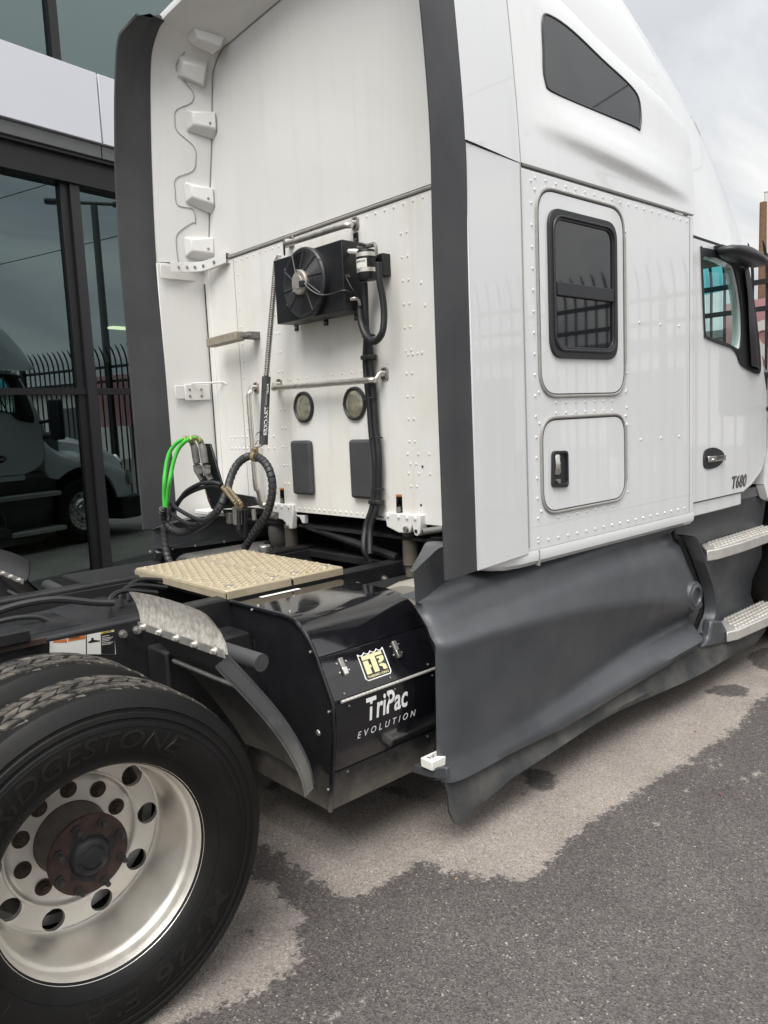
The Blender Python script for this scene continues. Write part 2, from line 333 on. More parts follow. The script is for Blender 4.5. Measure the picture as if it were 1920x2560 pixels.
def roundpoly(pts, rads, n=6):      # 2-D polygon with rounded corners
    out = []; m = len(pts)
    for i, p in enumerate(pts):
        p = np.asarray(p, float); a = np.asarray(pts[i-1], float); b = np.asarray(pts[(i+1) % m], float)
        r = rads[i] if hasattr(rads, '__len__') else rads
        da = (a-p)/np.linalg.norm(a-p); db = (b-p)/np.linalg.norm(b-p)
        th = math.acos(max(-1, min(1, float(da@db)))); t = min(r/math.tan(th/2), .49*np.linalg.norm(a-p), .49*np.linalg.norm(b-p))
        A = p+da*t; B = p+db*t
        for k in range(n+1):
            s = k/n; out.append(A*(1-s)**2+p*2*s*(1-s)+B*s*s)
    return out
def rrect(x0, x1, z0, z1, r, n=6): return roundpoly([(x0, z0), (x1, z0), (x1, z1), (x0, z1)], r, n)
def sideY(poly, y): return [(p[0], y, p[1]) for p in poly]
def inset(poly, d):
    c = np.mean(poly, axis=0); m = len(poly); out = []
    for i in range(m):
        a, b = np.asarray(poly[i-1]), np.asarray(poly[(i+1) % m]); t = b-a; t = t/(np.linalg.norm(t)+1e-9); nn = np.array([-t[1], t[0]])
        out.append(np.asarray(poly[i])+nn*d)
    return out
_tc = {}
def text2d(s, shear=0.0, off=0.0, space=1.0, sx=1.0):
    k = (s, shear, off, space)
    if k not in _tc:
        c = bpy.data.curves.new('t', 'FONT'); c.body = s; c.size = 1.0; c.shear = shear; c.offset = off; c.space_character = space
        c.resolution_u = 3; o = bpy.data.objects.new('t', c); COL.objects.link(o)
        dg = bpy.context.evaluated_depsgraph_get(); me = bpy.data.meshes.new_from_object(o.evaluated_get(dg))
        vs = np.array([v.co[:2] for v in me.vertices]) if len(me.vertices) else np.zeros((1, 2)); fs = [tuple(p.vertices) for p in me.polygons]
        bpy.data.objects.remove(o); bpy.data.curves.remove(c); bpy.data.meshes.remove(me)
        mn, mx_ = vs.min(0), vs.max(0); _tc[k] = (vs, fs, mn, mx_)
    return _tc[k]
def text_on(mb, s, o, eu, ev, width, height=None, lift=0.0, **kw):     # text starting at o (lower left), along eu, up ev
    vs, fs, mn, mx_ = text2d(s, **kw); sc_ = width/(mx_[0]-mn[0]); sv = sc_ if height is None else height/(mx_[1]-mn[1])
    eu, ev = np.asarray(eu, float), np.asarray(ev, float); n = np.cross(eu, ev); n /= np.linalg.norm(n)
    mb.add([np.asarray(o)+eu*(p[0]-mn[0])*sc_+ev*(p[1]-mn[1])*sv+n*lift for p in vs], fs); return mb
def unit(v): v = np.asarray(v, float); return v/np.linalg.norm(v)
def facepoly(mb, pts): mb.add(pts, [tuple(range(len(pts)))]); return mb

# ================================================================== ground
c5 = crop(600, 1700, 800); c4 = crop(1000, 1250, 920)
edgeA = [c5(*p) for p in [(60, 845), (120, 862), (190, 890), (230, 945), (300, 985), (330, 1010), (400, 1050), (470, 1100), (520, 1130), (600, 1135),
         (660, 1100), (740, 1050), (800, 1035), (840, 1000), (920, 952), (980, 950), (1030, 970), (1060, 990), (1180, 1000), (1260, 1035),
         (1400, 1030), (1510, 1028), (1560, 990)]]
edgeA += [c4(*p) for p in [(740, 1560), (810, 1500), (880, 1430), (990, 1370), (1080, 1310), (1190, 1240), (1280, 1190), (1400, 1110), (1480, 1050),
          (1560, 980), (1600, 915), (1659, 885)]]
A = [PZ(u, v, 0)[:2] for u, v in edgeA]
A = np.array(A+[(9.0, -1.9), (14, -1.5), (14, 3.0), (-1.0, 3.0), (-0.3, 0.6)])
edgeB = [c5(*p) for p in [(40, 1015), (75, 1030), (150, 1060), (220, 1110), (260, 1170), (310, 1210), (350, 1250), (330, 1270), (290, 1300), (280, 1340),
         (320, 1390), (340, 1430), (290, 1470), (220, 1530), (150, 1580), (80, 1620), (0, 1650)]]+[(440, 2560)]
B = np.array([PZ(u, v, 0)[:2] for u, v in edgeB]+[(-0.9, -1.75), (-2.6, -1.9), (-3.0, 0.2), (-0.4, 0.1)])
def blob(pts, f): return np.array([PZ(*f(*p), 0)[:2] for p in pts])
spots = [blob([(555, 1215), (600, 1205), (680, 1230), (725, 1265), (690, 1300), (620, 1315), (570, 1280)], c4),
         blob([(530, 1325), (580, 1318), (570, 1335), (540, 1338)], c4),
         blob([(1378, 868), (1430, 835), (1520, 830), (1580, 860), (1560, 885), (1450, 885)], c4),
         blob([(1560, 700), (1659, 660), (1800, 690), (1750, 790), (1620, 760)], c4),
         blob([(60, 1640), (130, 1635), (180, 1659), (60, 1680)], c4),
         blob([(120, 545), (190, 530), (240, 545), (190, 575), (130, 570)], c5),
         blob([(700, 560), (830, 545), (880, 580), (960, 600), (1030, 640), (880, 610), (760, 580)], c5),
         blob([(910, 735), (945, 732), (940, 748)], c5),
         blob([(0, 1285), (40, 1272), (60, 1300), (20, 1325), (-10, 1320)], c5),
         blob([(65, 1340), (105, 1332), (95, 1368), (72, 1365)], c5)]
light = [blob([(290, 1740), (330, 1690), (430, 1720), (560, 1690), (660, 1610), (740, 1600), (640, 1670), (520, 1740), (330, 1770)], c5),
         blob([(1480, 1380), (1520, 1375), (1560, 1420), (1540, 1440), (1500, 1410)], c5),
         blob([(1360, 1190), (1420, 1160), (1460, 1200), (1400, 1215)], c4), blob([(1455, 1275), (1560, 1240), (1640, 1205), (1650, 1220), (1500, 1290)], c4),
         blob([(1275, 1300), (1320, 1295), (1310, 1318), (1280, 1312)], c4), blob([(1120, 1445), (1165, 1435), (1160, 1465), (1130, 1465)], c4)]
def sdist(P, poly):             # signed distance, positive inside
    P = P[:, None, :]; a = poly[None]; b = np.roll(poly, -1, 0)[None]
    best = np.full(len(P), 1e9); ins = np.zeros(len(P), bool)
    for i in range(poly.shape[0]):
        p0 = poly[i]; p1 = poly[(i+1) % len(poly)]; d = p1-p0; q = P[:, 0]-p0
        t = np.clip((q@d)/(d@d+1e-12), 0, 1); best = np.minimum(best, np.hypot(*(q-t[:, None]*d).T))
        c = ((p0[1] > P[:, 0, 1]) != (p1[1] > P[:, 0, 1])); 
        with np.errstate(divide='ignore', invalid='ignore'):
            xi = (p1[0]-p0[0])*(P[:, 0, 1]-p0[1])/(p1[1]-p0[1]+1e-15)+p0[0]
        ins ^= c & (P[:, 0, 0] < xi)
    return np.where(ins, best, -best)
gx = np.unique(np.concatenate([[-400, -200, -100, -50, -25, -12, -7, -5], np.arange(-4, 7.0, .05), [8, 10, 14, 20, 30, 50, 100, 200, 400]]))
gy = np.unique(np.concatenate([[-400, -200, -100, -50, -25, -12, -8, -6], np.arange(-4.0, 2.6, .05), [3, 4, 6, 10, 20, 50, 100, 200, 400]]))
GX, GY = np.meshgrid(gx, gy, indexing='ij'); PT = np.c_[GX.ravel(), GY.ravel()]
dry = np.maximum(sdist(PT, A), sdist(PT, B))
for s_ in spots: dry = np.minimum(dry, -sdist(PT, s_)*1.6)
for s_ in light: dry = np.maximum(dry, sdist(PT, s_)-.012)
dry = np.clip(dry, -1, 1)
nx_, ny_ = len(gx), len(gy); idx = np.arange(nx_*ny_).reshape(nx_, ny_)
fs = np.c_[idx[:-1, :-1].ravel(), idx[1:, :-1].ravel(), idx[1:, 1:].ravel(), idx[:-1, 1:].ravel()]
me = bpy.data.meshes.new('ground'); me.from_pydata(np.c_[PT, np.zeros(len(PT))].tolist(), [], fs.tolist())
at = me.attributes.new('dry', 'FLOAT', 'POINT'); at.data.foreach_set('value', dry.astype(np.float32))
def groundmat():
    m = bpy.data.materials.new('asphalt'); m.use_nodes = True; nt = m.node_tree; b = nt.nodes['Principled BSDF']; L = nt.links.new
    tc = N(nt, 'ShaderNodeTexCoord'); a = N(nt, 'ShaderNodeAttribute', attribute_name='dry')
    n1 = N(nt, 'ShaderNodeTexNoise', i_Scale=14.0, i_Detail=10.0, i_Roughness=0.72); L(tc.outputs['Object'], n1.inputs['Vector'])
    n2 = N(nt, 'ShaderNodeTexNoise', i_Scale=75.0, i_Detail=5.0, i_Roughness=0.6); L(tc.outputs['Object'], n2.inputs['Vector'])
    ad = N(nt, 'ShaderNodeMath', operation='MULTIPLY_ADD'); ad.inputs[1].default_value = 0.24; L(n1.outputs[0], ad.inputs[0]); L(a.outputs['Fac'], ad.inputs[2])
    ad2 = N(nt, 'ShaderNodeMath', operation='MULTIPLY_ADD'); ad2.inputs[1].default_value = 0.10; L(n2.outputs[0], ad2.inputs[0]); L(ad.outputs[0], ad2.inputs[2])
    mk = N(nt, 'ShaderNodeMapRange', interpolation_type='SMOOTHSTEP'); mk.inputs[1].default_value = 0.158; mk.inputs[2].default_value = 0.184
    L(ad2.outputs[0], mk.inputs[0])
    # aggregate
    vo = N(nt, 'ShaderNodeTexVoronoi', i_Scale=165.0); L(tc.outputs['Object'], vo.inputs['Vector'])
    vg = N(nt, 'ShaderNodeRGBToBW'); L(vo.outputs['Color'], vg.inputs[0])
    big = N(nt, 'ShaderNodeTexNoise', i_Scale=1.3, i_Detail=6.0, i_Roughness=0.6); L(tc.outputs['Object'], big.inputs['Vector'])
    def ramp(src, stops):
        r = N(nt, 'ShaderNodeValToRGB'); L(src, r.inputs[0]); el = r.color_ramp.elements
        el[0].position, el[0].color = stops[0][0], (*stops[0][1], 1); el[1].position, el[1].color = stops[-1][0], (*stops[-1][1], 1)
        for p, c in stops[1:-1]: q = el.new(p); q.color = (*c, 1)
        return r
    dr = ramp(vg.outputs[0], [(0.0, (0.16, 0.136, 0.119)), (0.5, (0.265, 0.234, 0.209)), (0.85, (0.325, 0.290, 0.260)), (1.0, (0.48, 0.44, 0.39))])
    wr = ramp(vg.outputs[0], [(0.0, (0.042, 0.038, 0.036)), (0.5, (0.096, 0.085, 0.080)), (0.86, (0.138, 0.124, 0.117)), (1.0, (0.38, 0.35, 0.31))])
    mi = N(nt, 'ShaderNodeMix', data_type='RGBA'); L(mk.outputs[0], mi.inputs['Factor']); L(wr.outputs[0], mi.inputs['A']); L(dr.outputs[0], mi.inputs['B'])
    sb = N(nt, 'ShaderNodeMapRange'); sb.inputs[1].default_value = 0.3; sb.inputs[2].default_value = 0.7; sb.inputs[3].default_value = 0.74; sb.inputs[4].default_value = 1.20
    L(big.outputs[0], sb.inputs[0])
    ml = N(nt, 'ShaderNodeVectorMath', operation='SCALE'); L(mi.outputs['Result'], ml.inputs[0]); L(sb.outputs[0], ml.inputs['Scale'])
    L(ml.outputs[0], b.inputs['Base Color'])
    rr = N(nt, 'ShaderNodeMapRange'); rr.inputs[3].default_value = 0.5; rr.inputs[4].default_value = 0.9; L(mk.outputs[0], rr.inputs[0]); L(rr.outputs[0], b.inputs['Roughness'])
    b.inputs['Specular IOR Level'].default_value = 0.35
    hb = N(nt, 'ShaderNodeMath', operation='MULTIPLY_ADD'); hb.inputs[1].default_value = 0.6; L(n2.outputs[0], hb.inputs[0]); L(vo.outputs['Distance'], hb.inputs[2])
    bp = N(nt, 'ShaderNodeBump'); bp.inputs['Strength'].default_value = 0.55; bp.inputs['Distance'].default_value = 0.006
    L(hb.outputs[0], bp.inputs['Height']); L(bp.outputs[0], b.inputs['Normal'])
    return m
me.materials.append(groundmat()); go = bpy.data.objects.new('ground', me); COL.objects.link(go); go['kind'] = 'structure'
go['label'] = 'asphalt yard, wet and dark with dry pale patches under the truck'
# small bits lying on the asphalt
for k, (u, v, m_, l_) in enumerate([(1140, 2197, 'leafc', 'tiny orange dry leaf on the wet asphalt'), (1738, 1828, 'scrapc', 'tiny red scrap on the dry asphalt beside the side skirt'), (1801, 1986, 'scrapc', 'tiny red scrap on the wet asphalt away from the truck')]):
    p = PZ(u, v, 0.003); mb = MB(); q = roundpoly([(p[0]-.006, p[1]-.003), (p[0]+.004, p[1]-.004), (p[0]+.007, p[1]+.003), (p[0]-.003, p[1]+.004)], .0015, 2)
    mb.prism([(a, b_, 0.002+.002*math.sin(a*300)**2) for a, b_ in q], (0, 0, .0015))
    o = part('leaf' if k == 0 else 'scrap', mb, m_); o['label'] = l_; o['category'] = 'leaf' if k == 0 else 'litter'

# ================================================================== glass building beside the truck
FD = math.radians(9.6); FE = np.array([math.cos(FD), math.sin(FD), 0]); FN = np.array([math.sin(FD), -math.cos(FD), 0])   # along, outwards
FP = np.array([4.36, 4.85, 0])
def fp(s, z, out=0.0): return FP+FE*s+FN*out+np.array([0, 0, z])
bld = thing('glass_building', 'dark glass fronted building with pale metal fascia band behind the truck', 'building', tuple(fp(-2, 0)))
def fbox(s0, s1, z0, z1, o0, o1, mb=None):
    mb = mb or MB(); c = fp((s0+s1)/2, (z0+z1)/2, (o0+o1)/2)
    return mb.obox(c, FE*(s1-s0)/2, FN*(o1-o0)/2, np.array([0, 0, (z1-z0)/2]))
MS = [-13.4, -11.5, -9.6, -7.7, -5.8, -3.95, -2.07, -0.2, 1.7, 3.6, 5.5, 7.4]
for i in range(len(MS)-1):
    a, b = MS[i]+.06, MS[i+1]-.06
    part('glass_pane', fbox(a, b, 0.17, 2.04, -.02, -.012), 'glass', bld)
    part('glass_pane', fbox(a, b, 2.10, 4.03, -.02, -.012), 'glass', bld)
US = [-13.0, -11.0, -9.0, -7.0, -5.0, -3.2, -2.07, -0.1, 1.9, 3.9, 5.9, 7.4]
for i in range(len(US)-1):
    part('glass_pane', fbox(US[i]+.045, US[i+1]-.045, 5.12, 7.6, -.02, -.012), 'glass', bld)
for s_ in MS:
    m_ = part('mullion', fbox(s_-.09, s_+.09, 0.0, 4.06, -.10, .03), 'mull', bld, bev=.004)
    part('mullion_lit_face', fbox(s_-.005, s_+.095, 0.02, 4.05, .032, .062), 'mulllit', m_)
for s_ in US:
    part('mullion', fbox(s_-.045, s_+.045, 5.07, 7.7, -.08, .04), 'mull', bld, bev=.004)
for z0, z1, m_ in ((0.0, .17, 'mull'), (2.04, 2.10, 'mull'), (4.03, 4.28, 'mull'), (7.6, 7.9, 'mull')):
    part('transom', fbox(-13.5, 7.5, z0, z1, -.09, .045 if z0 != 4.03 else .10), m_, bld)
PS_ = [-14.2, -11.1, -8.0, -4.9, -1.78, 1.4, 4.5, 7.7]
for i in range(len(PS_)-1):
    part('fascia_panel', fbox(PS_[i]+.008, PS_[i+1]-.008, 4.42, 5.06, .0, .22), 'fascia', bld, bev=.004)
    part('soffit_panel', fbox(PS_[i]+.006, PS_[i+1]-.006, 4.29, 4.405, .0, .19), 'soffit', bld, bev=.003)
part('drip_edge', fbox(-14.1, 7.6, 4.262, 4.285, .0, .16), 'mulllit', bld)
part('fascia_back', fbox(-14.1, 7.6, 4.29, 5.05, -.3, -.002), 'dark', bld)
part('back_wall', fbox(-13.4, 7.4, 0.0, 7.8, -7.2, -7.0), 'room', bld)
part('end_wall', fbox(7.42, 7.62, 0.0, 7.9, -7.0, .0), 'mull', bld)
part('end_wall', fbox(-13.7, -13.52, 0.0, 7.9, -7.0, .0), 'mull', bld)
part('roof', fbox(-13.7, 7.6, 7.91, 8.1, -7.2, .25), 'mull', bld)
part('interior_floor', fbox(-13.4, 7.4, 0.02, 0.06, -7.0, -.1), 'floor', bld)
part('ceiling', fbox(-13.4, 7.4, 4.2, 4.28, -7.0, -.32), 'room', bld)
for s_, o_ in ((-2.1, -3.0), (-1.2, -4.2), (-4.6, -3.2), (0.8, -3.4)):
    part('ceiling_lamp', fbox(s_-.3, s_+.3, 3.2, 3.23, o_-.07, o_+.07), 'lamp', bld)

# ================================================================== fence in front of the truck, banner and poles
XF = 7.95
fen = thing('security_fence', 'tall black steel picket fence with curved tops in front of the truck', 'fence', (XF, -2, 0))
for z0 in (2.90, 2.62, 0.35):
    part('rail', MB().box(XF-.025, XF+.025, -14.0, 9.0, z0, z0+.05), 'fence', fen)
pk = MB(); pth = [(0, 0, .1), (0, 0, 2.95), (-.01, 0, 3.06), (-.035, 0, 3.16), (-.075, 0, 3.25), (-.13, 0, 3.33)]
pk.tube([(XF+.04+p[0], 0, p[2]) for p in pth], [.016]*5+[.006], 6)
p0 = None
for k in range(154):
    y = -14.0+k*.15
    if p0 is None:
        o = part('picket', pk, 'fence', fen); p0 = o
    else:
        o = p0.copy(); COL.objects.link(o)
    o.location = (0, y, 0)
for k in range(10):
    y = -13.9+k*2.54
    part('fence_post', MB().box(XF-.10, XF-.03, y-.035, y+.035, 0, 3.02), 'fence', fen, bev=.004)
ban = thing('banner', 'faded red and white advertising banner hanging behind the picket fence', 'banner', (XF+.3, .3, 1.9))
q0, q1 = PX(1868, 752, XF+.3), PX(1870, 985, XF+.3)
bz0, bz1 = q1[2], q0[2]
rows = [[(XF+.3+.02*math.sin(7*y+3*z), y, z) for y in np.linspace(q0[1]+.25, -2.2, 40)] for z in np.linspace(bz0, bz1, 8)]
part('cloth', MB().grid(rows), 'banner', ban)
tm = MB(); text_on(tm, 'SALES', (XF+.268, q0[1]-.05, bz0+.16), (0, -1, 0), (0, 0, 1), 1.5, (bz1-bz0)*.62, off=.02); part('lettering', tm, 'labelw', ban)
up = thing('utility_pole', 'brown wooden utility pole with a short crossarm standing beyond the fence and banner', 'pole', (20.0, 4.9, 0))
u0 = PX(1907, 600, 20.0); u1 = PX(1907, 506, 20.0)
part('pole', MB().tube([(20.0, u0[1], 0), (20.0, u0[1], u1[2])], [.13, .085], 12), 'wood', up)
ua = PX(1895, 642, 19.85); part('crossarm', MB().box(19.82, 19.88, ua[1]-.35, ua[1]+.30, ua[2]-.04, ua[2]+.04), 'polegrey', up)
part('insulator', MB().tube([(19.85, ua[1]+.22, ua[2]+.04), (19.85, ua[1]+.22, ua[2]+.2)], .035, 8), 'polegrey', up)
lp2 = thing('white_mast', 'slim white metal mast standing beside the brown utility pole', 'pole', (21.0, 4.9, 0))
wm = PX(1917, 480, 21.0); part('shaft', MB().tube([(21, wm[1], 0), (21, wm[1], wm[2])], [.07, .06], 10), 'polewhite', lp2)
part('cap', MB().tube([(21, wm[1], wm[2]), (21, wm[1], wm[2]+.06)], [.075, .05], 10), 'polewhite', lp2)
LPX, LPY, LH = 14.1, -8.0, 8.4
lpo = thing('parking_lot_lamp', 'tall dark parking lot lamp post with two flat lamp heads', 'lamp post', (LPX, LPY, 0))
part('post', MB().tube([(LPX, LPY, 0), (LPX, LPY, LH)], [.13, .10], 10), 'polegrey', lpo)
part('base', MB().tube([(LPX, LPY, 0), (LPX, LPY, .6)], .28, 14), 'wall', lpo)
for s_ in (-1, 1):
    a_ = np.array([.75, .66, 0])*s_; c_ = np.array([LPX, LPY, LH+.05])
    part('arm', MB().tube([c_, c_+a_*.55], .05, 8), 'polegrey', lpo)
    part('lamp_head', MB().obox(c_+a_*.95, a_*.42, np.array([.66, -.75, 0])*.18, (0, 0, .06)), 'polegrey', lpo, bev=.04)
up2 = thing('utility_pole', 'tall wooden utility pole carrying the overhead power lines', 'pole', (18.56, 3.4, 0))
part('pole', MB().tube([(18.56, 3.4, 0), (18.56, 3.4, 12.6)], [.17, .13], 12), 'wood', up2)
part('crossarm', MB().box(18.5, 18.62, 2.6, 4.2, 11.6, 11.72), 'wood', up2)
wh = thing('warehouse', 'long pale single storey warehouse beyond the fence', 'building', (30, -8, 0))
part('wall', MB().box(30, 40, -40, 14, 0, 4.2), 'wall', wh); part('roof', MB().box(29.7, 40.3, -40.3, 14.3, 4.21, 4.5), 'soffit', wh)
for k in range(8): part('roller_door', MB().box(29.95, 29.99, -36+k*6, -32.5+k*6, 0, 3.2), 'soffit', wh)
for k, (z_, off) in enumerate(((9.6, 0), (12.2, .6))):
    mb = MB(); mb.tube([(18.5+off*.2, 3.4-50*t/20, z_-.9*(1-((t-10)/10)**2)) for t in np.linspace(0, 20, 24)], .018, 5)
    o = part('power_line', mb, 'fence'); o['label'] = ['lower overhead power line crossing beyond the fence', 'upper overhead power line crossing beyond the fence'][k]
    o['category'] = 'power line'

# ================================================================== the truck
T = thing('semi_truck', 'white sleeper cab semi truck with black rear fairing edges parked on asphalt', 'truck', (2.5, 0, 0))
XB = 1.80                                    # back wall of the sleeper
# ---- sleeper body
slp = part('sleeper_body', MB().box(XB, 3.372, -1.186, 1.186, 1.170, 2.648), 'white', T, bev=.012)
for s in (1, -1): part('lower_side_panel', MB().box(1.82, 3.372, min(-s*1.1855, -s*1.14), max(-s*1.1855, -s*1.14), 1.080, 1.19), 'white', slp, bev=.004)
bk = part('rear_panel', MB().box(XB-.006, XB-.001, -1.16, 1.16, 1.175, 2.636), 'back', T)
part('upper_rear_panel', MB().prism([(XB-.005, y, z) for y, z in [(-1.11, 2.662), (1.11, 2.662), (.985, 3.34), (.93, 3.70), (.84, 3.80), (0, 3.86), (-.84, 3.80), (-.93, 3.70), (-.985, 3.34)]], (.01, 0, 0)), 'gelcoat', T)
part('seam_trim', MB().tube([(XB-.006, -1.14, 2.649), (XB-.006, 1.14, 2.649)], .008, 8), 'seal', slp)
for y in (.80, -.815): part('seam', MB().box(XB-.0075, XB-.0062, y+.018, y+.0215, 1.18, 2.63), 'gap', slp)
# corner posts and lower flanges at the bottom of the back wall
part('corner_post', MB().box(XB-.014, XB-.007, -.93, -.835, 1.06, 2.60), 'back', slp, bev=.003)
for s in (1, -1):
    part('rear_pillar', MB().box(XB-.012, XB+.05, s*1.10 if s > 0 else -1.165, 1.165 if s > 0 else s*1.10, 1.10, 2.63), 'back', slp, bev=.004)
# lower sill of the sleeper with rounded rear corner
for s in (1, -1):
    prof = [(1.186, 1.082), (1.190, 1.06), (1.186, 1.035), (1.165, 1.015), (1.10, 1.008), (1.02, 1.008)]
    rows = []
    for x, k in ((1.66, .86), (1.70, .93), (1.76, .975), (1.84, .995), (1.94, 1.0), (3.372, 1.0)):
        rows.append([(x, -s*y*(1 if k == 1 else (1-(1-k)*.35)), 1.082-(1.082-z)*k*(1 if k == 1 else k)) for y, z in prof])
    part('sill', MB().grid(rows), 'white', slp)
part('sill_joint', MB().box(1.952, 1.957, -1.1915, -1.17, 1.012, 1.08), 'gap', slp)
# ---- side access panels on the sleeper (both sides; the right side carries the details seen)
def hatch(x0, x1, z0, z1, r, s, name):
    o = part(name, MB().prism(sideY(rrect(x0, x1, z0, z1, r, 8), -1.187*s), (0, -.004*s, 0)), 'white', T, bev=.0015)
    rr = rrect(x0-.004, x1+.004, z0-.004, z1+.004, r+.004, 8)
    part('seal', MB().tube([(p[0], -1.1885*s, p[1]) for p in rr], .0075, 8, closed=True), 'seal', o)
    g = inset(rr, .0095)
    part('gap', MB().tube([(p[0], -1.1885*s, p[1]) for p in g], .0042, 6, closed=True), 'gapdark', o)
    return o
for s in (1, -1):
    h1 = hatch(1.988, 2.657, 1.735, 2.585, .115, s, 'window_hatch')
    wx0, wx1, wz0, wz1 = 2.052, 2.583, 1.893, 2.513
    fr_o = rrect(wx0, wx1, wz0, wz1, .085, 8); fr_i = rrect(wx0+.045, wx1-.040, wz0+.050, wz1-.045, .06, 8)
    mb = MB().fill(sideY(fr_o, -1.203*s), [sideY(fr_i, -1.203*s)], .014, (0, -s, 0)); f_ = part('window_frame', mb, 'trim', h1, bev=.003)
    fr2 = rrect(wx0+.030, wx1-.028, wz0+.034, wz1-.030, .07, 8)
    part('frame_bead', MB().tube([(p[0], -1.205*s, p[1]) for p in fr2], .006, 8, closed=True), 'trim', h1)
    part('upper_pane', MB().prism(sideY(rrect(wx0+.042, wx1-.037, 2.205, wz1-.042, .03, 6), -1.1935*s), (0, -.003*s, 0)), 'pane', h1)
    part('lower_pane', MB().prism(sideY(rrect(wx0+.042, wx1-.037, wz0+.047, 2.17, .03, 6), -1.1915*s), (0, -.002*s, 0)), 'pane', h1)
    part('sash_bar', MB().box(wx0+.046, wx1-.041, min(-1.208*s, -1.19*s), max(-1.208*s, -1.19*s), 2.155, 2.213), 'trim', h1, bev=.003)
    part('hinge', MB().tube([(2.661, -1.193*s, 1.88), (2.661, -1.193*s, 2.46)], .007, 8), 'seal', h1)
    h2 = hatch(1.988, 2.655, 1.232, 1.637, .10, s, 'luggage_hatch')
    part('hinge', MB().tube([(2.659, -1.193*s, 1.32), (2.659, -1.193*s, 1.58)], .007, 8), 'seal', h2)
    if s == 1:
        c8 = crop(1330, 1080, 270)
        P_ = lambda a, b: (lambda q: (q[0], q[2]))(PY(*c8(a, b), -1.195))
        po = roundpoly([P_(300, 850), P_(548, 850), P_(540, 285), P_(305, 290)], .022, 6); pi = roundpoly([P_(335, 800), P_(535, 790), P_(520, 325), P_(340, 340)], .016, 6)
        hd = part('paddle_latch', MB().fill(sideY(po, -1.203), [sideY(pi, -1.203)], .012, (0, -1, 0)), 'trim', h2, bev=.002)
        part('latch_recess', MB().prism(sideY(pi, -1.1925), (0, .001, 0)), 'trim', h2)
        a0, a1, a2, a3 = P_(340, 660), P_(432, 655), P_(430, 345), P_(342, 350)
        mb = MB(); rows = []
        for t in np.linspace(0, 1, 9):
            dpt = .004+.012*math.sin(t*PI)**.7
            rows.append([(a0[0]*(1-t)+a3[0]*t, -1.194-dpt*.6, a0[1]*(1-t)+a3[1]*t), ((a0[0]+a1[0])/2*(1-t)+(a2[0]+a3[0])/2*t, -1.196-dpt, a0[1]*(1-t)+a3[1]*t),
                         (a1[0]*(1-t)+a2[0]*t, -1.194-dpt*.5, a1[1]*(1-t)+a2[1]*t)])
        part('latch_paddle', mb.grid(rows), 'chrome', h2)
        kc = P_(390, 755); part('key_lock', MB().tube([(kc[0], -1.193, kc[1]), (kc[0], -1.207, kc[1])], .010, 14), 'steel', h2)
# ---- vertical seam at the front of the sleeper side and rivets
part('seam', MB().box(3.318, 3.321, -1.1885, -1.18, 1.09, 2.64), 'gap', slp)
rv = MB(); SN = (0, -1, 0); Y0 = -1.187
c7 = crop(1120, 400, 800)
for k in range(19):
    x = 1.985+(3.29-1.985)*k/18; rv.dome((x, Y0, 2.617), SN)
for k in range(7): rv.dome((2.115+.076*k, Y0, 2.594+(.001 if k else 0)), SN, .006)
for k in range(18):
    z = 1.13+.0865*k; rv.dome((1.955, Y0, z), SN)
for k in range(16):
    rv.dome((2.682, Y0, 1.26+.082*k), SN, .006)
for k in range(7):
    x = 2.10+.075*k; rv.dome((x, Y0, 1.705), SN, .006); rv.dome((x, Y0, 1.66), SN, .006); rv.dome((x, Y0, 1.205), SN, .006)
for k in range(19): rv.dome((1.955+.073*k, Y0, 1.115), SN)
for p in [(993, 841), (1101, 851), (1199, 860), (1000, 1448), (1104, 1440), (1199, 1431)]: rv.dome(PY(*c7(*p), Y0), SN)
for p in [(1.98, 2.57), (1.98, 1.75), (1.98, 1.62), (1.98, 1.245), (2.672, 1.745), (2.672, 1.63)]: rv.dome((p[0], Y0, p[1]), SN, .007)
rs = rv.copy(); rv.v += []
part('side_rivets', rv, 'white', slp, kind='stuff')
part('side_rivets', rs.mirror(), 'white', slp, kind='stuff')
rb = MB(); BN = (-1, 0, 0); X0 = XB-.006
for k in range(14): rb.dome((X0, -.79, 1.25+.099*k), BN); rb.dome((X0, .783, 1.25+.099*k), BN)
for k in range(17):
    for s in (1, -1): rb.dome((X0, s*(.05+.062*k) if k else .02, 2.617), BN, .007)
for k in range(24): rb.dome((X0, .40-.0575*k*.78, 1.197), BN, .008)
for k in range(12):
    z = 1.33+.104*k
    if not .12 < 1: continue
    for y in (.40, .435): rb.dome((X0, y, z), BN, .007)
    for y in (-.585, -.622): rb.dome((X0, y, z+.02), BN, .007)
for y, z in [(-.57, 1.50), (-.64, 1.50), (-.71, 1.50), (-.57, 1.41), (-.64, 1.41), (-.71, 1.41), (-.60, 1.955), (-.63, 1.955), (-.66, 1.955), (-.69, 1.955), (-.70, 2.26), (-.72, 2.16)]: rb.dome((X0, y, z), BN, .008)
for k in range(10): rb.dome((X0, .33-.075*k, 1.905), BN, .007)
for k in range(5):
    for z in (1.60, 1.53): rb.dome((X0, .60+.06*k-.08, z), BN, .008); rb.dome((X0, .98-.045*k, z), BN, .008)
part('rear_rivets', rb, 'back', slp, kind='stuff')
# drain holes
for p in [(1303, 374), (1315, 55)]:
    q = PX(*crop(660, 1150, 500)(*p), XB-.007); part('hole', MB().tube([q, q+np.array([-.001, 0, 0])], .006, 10), 'dark', slp)

